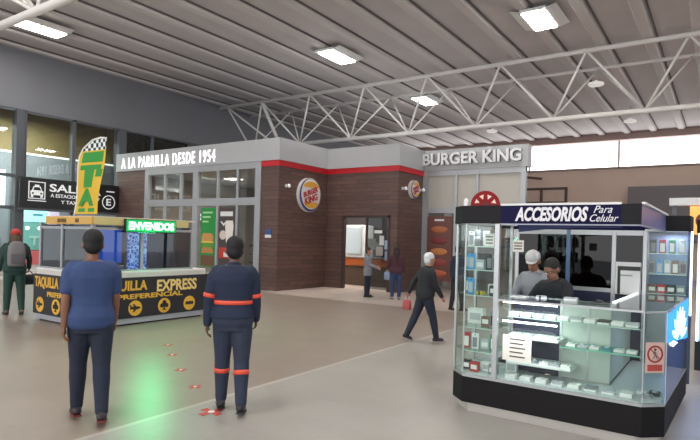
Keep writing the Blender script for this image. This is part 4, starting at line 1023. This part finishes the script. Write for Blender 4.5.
for xx in (-.9, 2.3): MB().bar((xx, 13.5, 0), (xx, 13.5, 2.65), .08).build('post', M_dframe, t)

# red floor stickers
for i, (x, y, r, a) in enumerate([(-7.18, 5.59, .07, 0), (-6.54, 5.17, .07, .2), (-5.73, 4.67, .07, .1), (-4.97, 4.26, .07, .3), (-4.14, 3.76, .115, .2)]):
    lb = ['red floor sticker farthest up the floor by the ticket kiosk', 'second red floor sticker from the ticket kiosk', 'middle one of the five red floor stickers', 'red floor sticker just beyond the worker\'s left foot', 'largest red floor sticker at the worker\'s feet'][i]
    t = thing('floor_sticker', (x, y, 0), lb, 'sticker', 'red floor stickers in a row')
    d = Vector((-.62, .78, 0)); e = Vector((d.y, -d.x, 0)); pp = MB()
    for k in range(4):
        ang = k * PI / 2 + .6 + a; q = e * math.cos(ang) + d * math.sin(ang); n_ = Vector((-q.y, q.x, 0)); c0 = Vector((x, y, .001)) + q * r * .62
        pp.slab(c0, q, n_, [(-r * .42, -r * .22), (r * .5, -r * .34), (r * .5, r * .34), (-r * .42, r * .22)], .002)
    pp.build('red_leaves', mat('sticker_red', (204, 52, 52), .5), t)
    MB().disc((x, y, .001), X, Y, r * .3, .004, 14).build('white_centre', mat('sticker_white', (246, 236, 232), .4), t)

# ------------------------------------------------------------------ people
def remesh(mb, vox, smooth=4):
    me = bpy.data.meshes.new('r'); me.from_pydata([tuple(p) for p in mb.v], [], mb.f)
    bm = bmesh.new(); bm.from_mesh(me); bmesh.ops.recalc_face_normals(bm, faces=bm.faces); bm.to_mesh(me); bm.free()
    o = bpy.data.objects.new('r', me); COL.objects.link(o)
    a = o.modifiers.new('a', 'REMESH'); a.mode = 'VOXEL'; a.voxel_size = vox; a.use_smooth_shade = True
    b = o.modifiers.new('b', 'SMOOTH'); b.factor = .5; b.iterations = smooth
    out = evaluated(o); bpy.data.objects.remove(o); bpy.data.meshes.remove(me)
    return out
def link_mesh(name, me, m, parent):
    me.name = name; me.materials.clear(); me.materials.append(m)
    for p in me.polygons: p.use_smooth = True
    o = bpy.data.objects.new(name, me); COL.objects.link(o); o.parent = parent; return o
def lerp(a, b, t): return a + (b - a) * t

def person(label, x, y, heading, height, legs, arms, lean=0, head=(0, 0), skin=(150, 102, 78), hair=(30, 26, 26), vox=.012,
           top=None, trousers=None, shoes=(40, 38, 40), build=1.0, longhair=False, cap=None, bands=None, hem=.90, sleeve=1.0,
           collar=True, seat=None, coat=0, fat=0, shoe_sole=None, mask=None, hood=False, female=False):
    """heading: direction the figure faces, radians from +Y towards -X; legs: (hip flex, knee flex, splay); arms: (flex, away, elbow)"""
    sc = height / 1.75
    root = thing('person', (x, y, 0), label, 'person', None)
    root['_o'] = (0, 0, 0)
    M = Matrix.Rotation(heading, 3, 'Z')
    # ---- skeleton in metres for a 1.75 m figure facing +Y
    hipz = .93
    def upper(p):    # lean of everything above the hips
        q = Vector(p) - Vector((0, 0, hipz)); q = Matrix.Rotation(-lean, 3, 'X') @ q; return q + Vector((0, 0, hipz))
    J = {}
    for i, s in enumerate((-1, 1)):
        f_, k_, ab = legs[i]
        h = Vector((s * .09, 0, hipz - .02)); d1 = Vector((s * math.sin(ab), math.sin(f_) * math.cos(ab), -math.cos(f_) * math.cos(ab)))
        g = f_ - k_; d2 = Vector((s * math.sin(ab) * .6, math.sin(g), -math.cos(g))).normalized()
        kn = h + d1 * .43; an = kn + d2 * .42; J[s] = (h, kn, an, g)
        f1, a1, e1 = arms[i]
        sh = upper((s * .172 * build, 0, 1.405))
        f1l = f1 - lean * .3
        u = Vector((s * math.sin(a1), math.sin(f1l) * math.cos(a1), -math.cos(f1l) * math.cos(a1)))
        g1 = f1l + e1; v = Vector((s * math.sin(a1) * .25, math.sin(g1), -math.cos(g1))).normalized()
        el = sh + u * .29; wr = el + v * .255; J[('a', s)] = (sh, el, wr, v)
    feet = []
    for s in (-1, 1):
        an, g = J[s][2], J[s][3]
        feet.append(an.z - .085 - (max(0, math.sin(-g)) * .0))
    # heel-up feet: toe stays lower; compute toe points
    TO = {}
    for s in (-1, 1):
        h, kn, an, g = J[s]; p = max(-.25, min(.9, -g * 1.0)) if seat is None else 0
        p = 0 if p < .08 else p * .8
        fd = Vector((s * .12, math.cos(p), -math.sin(p))); fu = Vector((0, math.sin(p), math.cos(p)))
        heel = an - fd * .065 - fu * .055; toe = an + fd * .175 - fu * .065
        TO[s] = (heel, toe, fd, fu)
    low = min(min(TO[s][0].z - .03, TO[s][1].z - .025) for s in (-1, 1))
    if seat is not None: low = hipz - .09 - seat / sc
    dz = -low
    def W(p): return (M @ (Vector(p) + Vector((0, 0, dz)))) * sc
    def done(mb): return mb.tf(W)
    fem = .93 if female else 1
    TS = [(.83, .13, .10, 0, 0), (.88, .165, .115, 0, -.005), (.95, .168, .118, 0, -.008), (1.05, .142 * (fem if female else 1), .10, 0, .0), (1.13, .142 * fem, .10, 0, .005), (1.22, .155 * fem, .112, 0, .005), (1.32, .172 * fem, .118, 0, .0), (1.40, .158 * fem, .10, 0, -.008), (1.445, .118, .08, 0, -.012), (1.475, .08, .062, 0, -.008)]
    def torso(mb, infl=0, z0=None, z1=None, n=24):
        secs = []
        zs = [s_[0] for s_ in TS]
        def at(z):
            for a, b in zip(TS, TS[1:]):
                if a[0] <= z <= b[0]:
                    q = (z - a[0]) / (b[0] - a[0]); return tuple(lerp(a[i], b[i], q) for i in range(5))
            return TS[0] if z < zs[0] else TS[-1]
        z0 = z0 or zs[0]; z1 = z1 or zs[-1]
        ZZ = [z0] + [z for z in zs if z0 < z < z1] + [z1]
        for z in ZZ:
            q = at(z); belly = fat * math.exp(-((z - 1.08) / .14) ** 2)
            secs.append((z, q[1] * build + infl + belly * .5, q[2] * build + infl + belly, q[3], q[4] + belly * .4))
        t_ = MB().loft(secs, n); t_.tf(lambda p: upper(p) if p.z > hipz else p)
        return mb.add(t_.v, t_.f, True)
    def leg(mb, s, infl=0, t0=0, t1=2, n=12):
        h, kn, an, g = J[s]; R = [(h + Vector((0, 0, .05)), .092), (lerp(h, kn, .35), .086), (lerp(h, kn, .7), .070), (kn, .058), (lerp(kn, an, .3), .057), (lerp(kn, an, .6), .047), (an, .038)]
        return mb.tube([p for p, r in R], [r * (build * .5 + .5) + infl for p, r in R], n, 'round')
    def arm(mb, s, infl=0, end=1.0, n=10):
        sh, el, wr, v = J[('a', s)]
        up_ = (el - sh).normalized()
        R = [(sh + Vector((-s * .03, 0, .0)), .056), (sh + up_ * .06, .055), (lerp(sh, el, .6), .047), (el, .040), (lerp(el, wr, .35), .040), (wr, .028)]
        if end < 1.0:
            q = end * 2
            if q <= 1: R = [R[0], R[1], (lerp(sh, el, q * .6), .05), (lerp(sh, el, q), .047)]
            else: R = R[:4] + [(lerp(el, wr, q - 1), .036)]
        return mb.tube([p for p, r in R], [r + infl for p, r in R], n, 'round')
    # ---- head frame
    neck0 = upper((0, -.012, 1.45)); hc = upper((0, .012, 1.625))
    HM = Matrix.Scale(1.14, 3) @ Matrix.Rotation(-lean * .4, 3, 'X') @ Matrix.Rotation(head[0], 3, 'Z') @ Matrix.Rotation(-head[1], 3, 'X')
    def H(p): return hc + HM @ Vector(p)
    b = MB(); torso(b)
    for s in (-1, 1):
        leg(b, s); arm(b, s)
        heel, toe, fd, fu = TO[s]
        b.tube([J[s][2], heel + fu * .02 + fd * .03, lerp(heel, toe, .55) + fu * .012, toe - fd * .03], [.036, .038, .036, .024], 10, 'round')
    b.tube([neck0 - Vector((0, 0, .03)), lerp(neck0, hc, .5), hc - Vector((0, 0, .03))], [.062, .054, .056], 12, 'round')
    b.ell(H((0, -.008, .028)), (.076, .096, .092), HM); b.ell(H((0, .022, -.052)), (.056, .066, .066), HM); b.ell(H((0, .04, -.085)), (.034, .042, .03), HM)
    b.ell(H((0, .094, -.018)), (.013, .018, .022), HM); b.ell(H((0, .082, -.058)), (.024, .012, .012), HM); b.ell(H((0, .083, .024)), (.052, .012, .012), HM)
    for s in (-1, 1): b.ell(H((s * .077, -.008, -.008)), (.010, .02, .032), HM)
    # ---- hands
    for s in (-1, 1):
        sh, el, wr, v = J[('a', s)]
        wv = Vector((0, 1, .15)) if abs(v.z) > .6 else Vector((0, .2, 1))
        wv = (wv - v * wv.dot(v)).normalized(); nn = v.cross(wv) * (1 if s < 0 else -1)
        if nn.x * -s < 0: nn = -nn
        A = Matrix((wv, nn, v)).transposed()
        b.ell(wr + v * .048, (.038, .017, .055), A, 12, 8)
        for i in range(4):
            o_ = wr + v * (.088 - abs(i - 1.2) * .004) + wv * (.027 - i * .018); L = (.07, .078, .072, .056)[i]; c = .25 + .1 * i
            p1 = o_ + (v * math.cos(c) + nn * math.sin(c)) * L * .45; p2 = p1 + (v * math.cos(c * 2.2) + nn * math.sin(c * 2.2)) * L * .32; p3 = p2 + (v * math.cos(c * 3) + nn * math.sin(c * 3)) * L * .25
            b.tube([o_ - v * .03, o_, p1, p2, p3], [.010, .0098, .0088, .008, .007], 8, 'round')
        q = wr + v * .025 + wv * .025; q1 = q + (wv * .75 + v * .6 + nn * .25).normalized() * .04; q2 = q1 + (v + wv * .25 + nn * .35).normalized() * .035
        b.tube([q - wv * .015, q, q1, q2], [.013, .0125, .011, .009], 8, 'round')
    done(b)
    bv = min(vox, .0085) if vox <= .012 else .011
    body = link_mesh('body', remesh(b, bv * sc, 2), mat('skin_%d_%d' % skin[:2], skin, .5), root)
    # ---- face
    for s in (-1, 1):
        done(MB().ell(H((s * .03, .082, .004)), (.010, .006, .006), HM, 10, 6)).build('eye', mat('eye_white', (222, 218, 212), .3), root, off=Vector())
        done(MB().ell(H((s * .03, .089, .004)), (.006, .004, .006), HM, 8, 6)).build('iris', mat('iris_dark', (40, 28, 22), .3), root, off=Vector())
    done(MB().ell(H((0, .091, -.06)), (.022, .004, .005), HM, 10, 6)).build('mouth', mat('lips', (134, 76, 70), .5), root, off=Vector())
    # ---- trousers
    tm = MB(); torso(tm, .030, .80, 1.04)
    for s in (-1, 1): leg(tm, s, .019)
    if trousers: link_mesh('trousers', remesh(done(tm), vox * sc, 3), trousers, root)
    # ---- top
    if top:
        um = MB(); torso(um, .036, hem, 1.47)
        for s in (-1, 1):
            arm(um, s, .017 if sleeve > .6 else .022, sleeve)
            sh = J[('a', s)][0]; um.ell(sh + Vector((-s * .06, 0, .0)), (.066, .06, .045))
        if collar:
            um.tube([upper((0, -.012, 1.43)), upper((0, -.006, 1.50))], [.09, .068], 14)
        if coat:
            t_ = MB().loft([(hem - coat, .17 * build + .05, .15, 0, 0), (hem + .02, .17 * build + .03, .14, 0, 0), (1.06, .15 * build + .025, .12, 0, 0)], 24)
            um.add(t_.v, t_.f, True)
        if hood: um.ell(upper((0, -.07, 1.49)), (.12, .075, .075))
        link_mesh('jacket' if sleeve > .6 else 'shirt', remesh(done(um), vox * sc, 4), top, root)
    # ---- shoes
    for s in (-1, 1):
        heel, toe, fd, fu = TO[s]; q = MB()
        q.tube([heel + fu * .012 + fd * .025, lerp(heel, toe, .35) + fu * .012, lerp(heel, toe, .75) + fu * .004, toe - fd * .04], [.044, .045, .045, .032], 12, 'round')
        q.tube([J[s][2] + fu * .01, heel + fu * .025 + fd * .055], [.05, .046], 12, 'round')
        q.tf(lambda p: p if True else p)
        # flatten the underside
        def flat(p, h=heel, fu=fu):
            d = (p - h).dot(fu)
            return p + fu * (-.03 - d) if d < -.03 else p
        q.tf(flat)
        sh_ = link_mesh('shoe', remesh(done(q), .010 * sc, 2), mat('shoe_%d_%d_%d' % shoes, shoes, .5), root)
        sl = MB(); fs_ = fd.cross(fu).normalized()
        pl = [(-.015, -.036), (.10, -.042), (.2, -.046), (.27, -.03), (.285, 0), (.27, .03), (.2, .046), (.10, .042), (-.015, .036)]
        sl.slab(heel - fu * .034, fd, fs_, pl, .014 if fd.cross(fs_).dot(fu) > 0 else -.014)
        done(sl).build('sole', mat('sole_%d_%d' % (shoe_sole or (30, 30, 32))[:2], shoe_sole or (30, 30, 32), .6), sh_, off=Vector())
    # ---- hair
    if hair:
        hm = MB(); hm.ell(H((0, -.016, .044)), (.083, .098, .088), HM); hm.ell(H((0, -.042, -.01)), (.076, .066, .075), HM)
        if longhair:
            hm.tube([H((0, -.03, .03)), H((0, -.075, -.06)), upper((0, -.12, 1.44)), upper((0, -.135, 1.30))], [.08, .075, .075, .045], 14, 'round')
            for s in (-1, 1): hm.tube([H((s * .06, .01, .05)), H((s * .082, .0, -.05)), upper((s * .09, -.03, 1.46))], [.03, .03, .03], 10, 'round')
        me = remesh(done(hm), .011 * sc, 2)
        link_mesh('hair', me, mat('hair_%d_%d' % hair[:2], hair, .7, noise=.25, nscale=60), root)
    if cap:
        cm = MB(); cm.ell(H((0, -.012, .05)), (.088, .104, .082), HM)
        cm.tf(lambda p: p if (HM.inverted() @ (p - hc)).z > .02 else hc + HM @ (lambda q: Vector((q.x, q.y, .02)))(HM.inverted() @ (p - hc)))
        co = done(cm).build('cap', mat('cap_%d_%d' % cap[0][:2], cap[0], .6), root, off=Vector())
        vs_ = MB().slab(H((0, 0, .026)), HM @ X, HM @ Y, [(-.075, .05), (-.06, .14), (-.02, .175), (.02, .175), (.06, .14), (.075, .05)], .008)
        done(vs_).build('visor', mat('cap_%d_%d' % cap[1][:2], cap[1], .6), co, off=Vector())
    if mask:
        mk = MB().ell(H((0, .05, -.055)), (.062, .058, .046), HM); done(mk).build('face_mask', mat('mask_%d' % mask[0], mask, .6), root, off=Vector())
    # ---- reflective bands
    if bands:
        mbm = mat('band_orange', (232, 86, 62), .4)
        def ringband(mb, pts, rads): return mb.tube(pts, rads, 16)
        q = MB(); torso(q, .044, 1.075, 1.115, 28); done(q).build('waist_band', mbm, root, off=Vector())
        for s in (-1, 1):
            sh, el, wr, v = J[('a', s)]
            q = ringband(MB(), [lerp(sh, el, .80), lerp(sh, el, .94)], [.068, .066]); done(q).build('sleeve_band', mbm, root, off=Vector())
            h, kn, an, g = J[s]
            q = ringband(MB(), [lerp(kn, an, .20), lerp(kn, an, .31)], [.083, .081]); done(q).build('leg_band', mbm, root, off=Vector())
    root['_J'] = 0
    del root['_J']
    pts_ = {('wr', s): Vector((x, y, 0)) + W(J[('a', s)][2] + J[('a', s)][3] * .09) for s in (-1, 1)}
    pts_['back'] = Vector((x, y, 0)) + W(upper((0, -.13, 1.25))); pts_['M'] = M
    return root, pts_

def head_to(dx, dy): return math.atan2(-dx, dy)
M_blue = mat('tshirt_blue', (50, 69, 112), .8, noise=.06, nscale=14, bump=.5); M_jean = mat('jeans_dark', (30, 38, 56), .8, noise=.12, nscale=20, bump=.4)
M_cov = mat('coverall_navy', (28, 40, 64), .8, noise=.08, nscale=14, bump=.5); M_covt = mat('coverall_trousers', (44, 52, 72), .8, noise=.12, nscale=14, bump=.5)
M_blk = mat('cloth_black', (32, 33, 40), .8); M_dn = mat('trousers_dark_navy', (30, 35, 52), .8)
M_gj = mat('jacket_grey', (128, 130, 138), .8, noise=.06, nscale=14); M_mar = mat('jacket_maroon', (74, 38, 52), .8); M_jb = mat('jeans_blue', (46, 62, 98), .8)
M_gr = mat('cloth_dark_green', (36, 62, 58), .8, noise=.08, nscale=14)

person('man in a blue t-shirt and dark jeans walking away from the camera', -4.80, 2.88, head_to(-.88, .47), 1.70,
       [(.22, .10, .015), (-.14, .14, .015)], [(-.16, .13, .22), (.06, .10, .3)], skin=(132, 90, 68), hair=(18, 16, 17), vox=.011,
       top=M_blue, trousers=M_jean, shoes=(46, 40, 44), shoe_sole=(120, 44, 40), hem=.84, sleeve=.36, build=1.05, collar=False)
person('worker in navy coveralls with orange reflective bands walking away', -4.0, 3.88, head_to(-.70, .71), 1.67,
       [(.16, .08, .02), (-.10, .12, .02)], [(-.05, .19, .14), (.05, .13, .45)], skin=(112, 78, 62), hair=(18, 16, 16), vox=.011,
       top=M_cov, trousers=M_covt, shoes=(34, 34, 40), hem=.93, build=1.10, bands=True)
pw, pp = person('white haired person in black striding past the glass tower', -4.25, 8.61, head_to(.62, .78), 1.51,
       [(-.34, .10, .04), (.30, .10, .04)], [(-.62, .30, .25), (.28, .10, .3)], skin=(176, 132, 112), hair=(214, 216, 220), vox=.013,
       top=M_blk, trousers=M_dn, shoes=(42, 36, 42), shoe_sole=(170, 160, 160), hem=.82, build=1.08, lean=.1, fat=.03)
h = pp[('wr', -1)]
t = thing('carrier_bag', tuple(h + Vector((0, 0, -.24))), 'small red and pale carrier bag hanging from the white haired person\'s hand', 'bag')
bq = MB().loft([(0, .07, .04), (.03, .085, .05), (.12, .08, .045), (.17, .065, .02)], 16).tf(lambda p: p + h + Vector((0, 0, -.24)))
bq.build('bag_body', mat('bag_red', (176, 74, 78), .6), t)
MB().tube([h + Vector((-.045, 0, -.08)), h + Vector((-.03, 0, -.03)), h + Vector((0, 0, -.0)), h + Vector((.03, 0, -.03)), h + Vector((.045, 0, -.08))], .006, 6).build('handle', mat('bag_pale', (214, 200, 204), .6), t)

person('woman in a grey hooded coat standing at the restaurant doorway', -8.90, 14.12, head_to(.85, .35), 1.46,
       [(.03, .03, .03), (-.02, .03, .03)], [(.25, .12, .9), (.35, .1, 1.0)], skin=(168, 124, 104), hair=(58, 44, 40), vox=.016,
       top=M_gj, trousers=M_dn, shoes=(30, 28, 30), hem=.86, coat=.12, hood=True, female=True, longhair=False)
pw, pp = person('long haired woman in a maroon jacket and jeans facing the woman in grey', -7.98, 14.22, head_to(-.55, .6), 1.52,
       [(.02, .02, .04), (-.02, .03, .04)], [(.3, .12, .7), (-.05, .2, .3)], skin=(160, 116, 96), hair=(40, 28, 28), vox=.016,
       top=M_mar, trousers=M_jb, shoes=(150, 146, 146), hem=.84, female=True, longhair=True, build=1.06)
h = pp[('wr', -1)]
t = thing('shoulder_bag', tuple(h + Vector((0, 0, -.3))), 'pale blue bag held by the woman in the maroon jacket', 'bag')
MB().loft([(0, .08, .04), (.03, .10, .05), (.18, .1, .045), (.24, .08, .02)], 14).tf(lambda p: p + h + Vector((0, 0, -.3))).build('bag_body', mat('bag_blue', (140, 158, 186), .6), t)
MB().tube([h + Vector((-.05, 0, -.07)), h + Vector((0, 0, 0)), h + Vector((.05, 0, -.07))], .008, 6).build('handle', mat('bag_pale', (214, 200, 204), .6), t)

pw, pp = person('person in dark green with a red cap and grey backpack at the left edge', -12.06, 5.55, head_to(-.95, .3), 1.70,
       [(.06, .05, .06), (-.06, .06, .06)], [(.1, .2, .35), (.15, .28, .5)], skin=(140, 100, 80), hair=(84, 62, 48), vox=.013, longhair=True,
       top=M_gr, trousers=mat('trousers_green', (34, 66, 58), .8), shoes=(96, 76, 66), hem=.86, build=1.12, cap=((176, 46, 46), (220, 214, 210)))
bk = pp['back']; Mx = pp['M']
t = thing('backpack', tuple(bk + Vector((0, 0, -.26))), 'grey backpack worn by the person with the red cap', 'backpack')
q = MB().loft([(-.26, .13, .055), (-.22, .155, .075), (.0, .16, .085), (.14, .15, .075), (.22, .11, .05), (.25, .05, .03)], 20)
q.tf(lambda p: bk + Mx @ (p + Vector((0, -.06, 0)))).build('pack_body', mat('pack_grey', (122, 120, 122), .8, noise=.06), t)
q = MB().bbox(-.11, .11, -.175, -.13, -.2, .0, .02).tf(lambda p: bk + Mx @ p).build('front_pocket', mat('pack_grey_dark', (98, 97, 100), .8), t)
for s in (-1, 1):
    MB().tube([bk + Mx @ Vector(v) for v in ((s * .09, -.01, .2), (s * .105, .09, .235), (s * .11, .2, .2), (s * .11, .265, .05), (s * .12, .2, -.12), (s * .12, .02, -.2))], .018, 8).build('strap', mat('pack_strap', (70, 70, 74), .8), t)
MB().tube([bk + Mx @ Vector(v) for v in ((-.03, -.05, .24), (0, -.05, .275), (.03, -.05, .24))], .008, 6).build('grab_loop', MATS['pack_strap'], t)
h = pp[('wr', 1)]
t = thing('dark_duffel_bag', tuple(h + Vector((0, 0, -.3))), 'dark green duffel bag carried by the person with the red cap', 'bag')
q = MB().tube([h + Vector((.02, -.18, -.18)), h + Vector((.02, .18, -.18))], .11, 14, 'round').build('bag_body', mat('duffel', (34, 44, 44), .8), t)
MB().tube([h + Vector((0, -.1, -.09)), h + Vector((0, -.03, 0)), h + Vector((0, .03, 0)), h + Vector((0, .1, -.09))], .01, 6).build('handle', M_black, t)

person('person in dark clothes half hidden behind the left glass tower', -5.52, 13.0, head_to(.3, .9), 1.6,
       [(-.1, .1, .04), (.1, .08, .04)], [(-.05, .22, .2), (.1, .14, .3)], skin=(160, 112, 92), hair=(30, 26, 26), vox=.016,
       top=mat('jacket_dark_blue', (36, 42, 62), .8), trousers=M_blk, shoes=(30, 30, 32), hem=.84)

# behind the counter of the accessory kiosk
person('vendor in black with dark hair leaning over the kiosk counter', -1.54, 6.62, head_to(-.35, -.9), 1.56, [(.2, .05, .04), (-.1, .05, .04)],
       [(.7, .3, .75), (.7, .3, .75)], lean=.30, head=(0, .35), skin=(150, 108, 88), hair=(34, 28, 28), vox=.013, top=M_blk, trousers=M_blk, hem=.88, female=True, build=1.1)
person('vendor in a pale cap and grey top behind the kiosk counter', -1.93, 7.10, head_to(-.2, -.95), 1.62, [(.15, .05, .03), (-.1, .05, .03)],
       [(.6, .15, .75), (.6, .15, .75)], lean=.24, head=(.3, .3), skin=(170, 120, 92), hair=(120, 110, 108), vox=.013, top=mat('top_pale', (150, 152, 160), .8), trousers=M_blk, hem=.88, cap=((206, 206, 208), (206, 206, 208)))
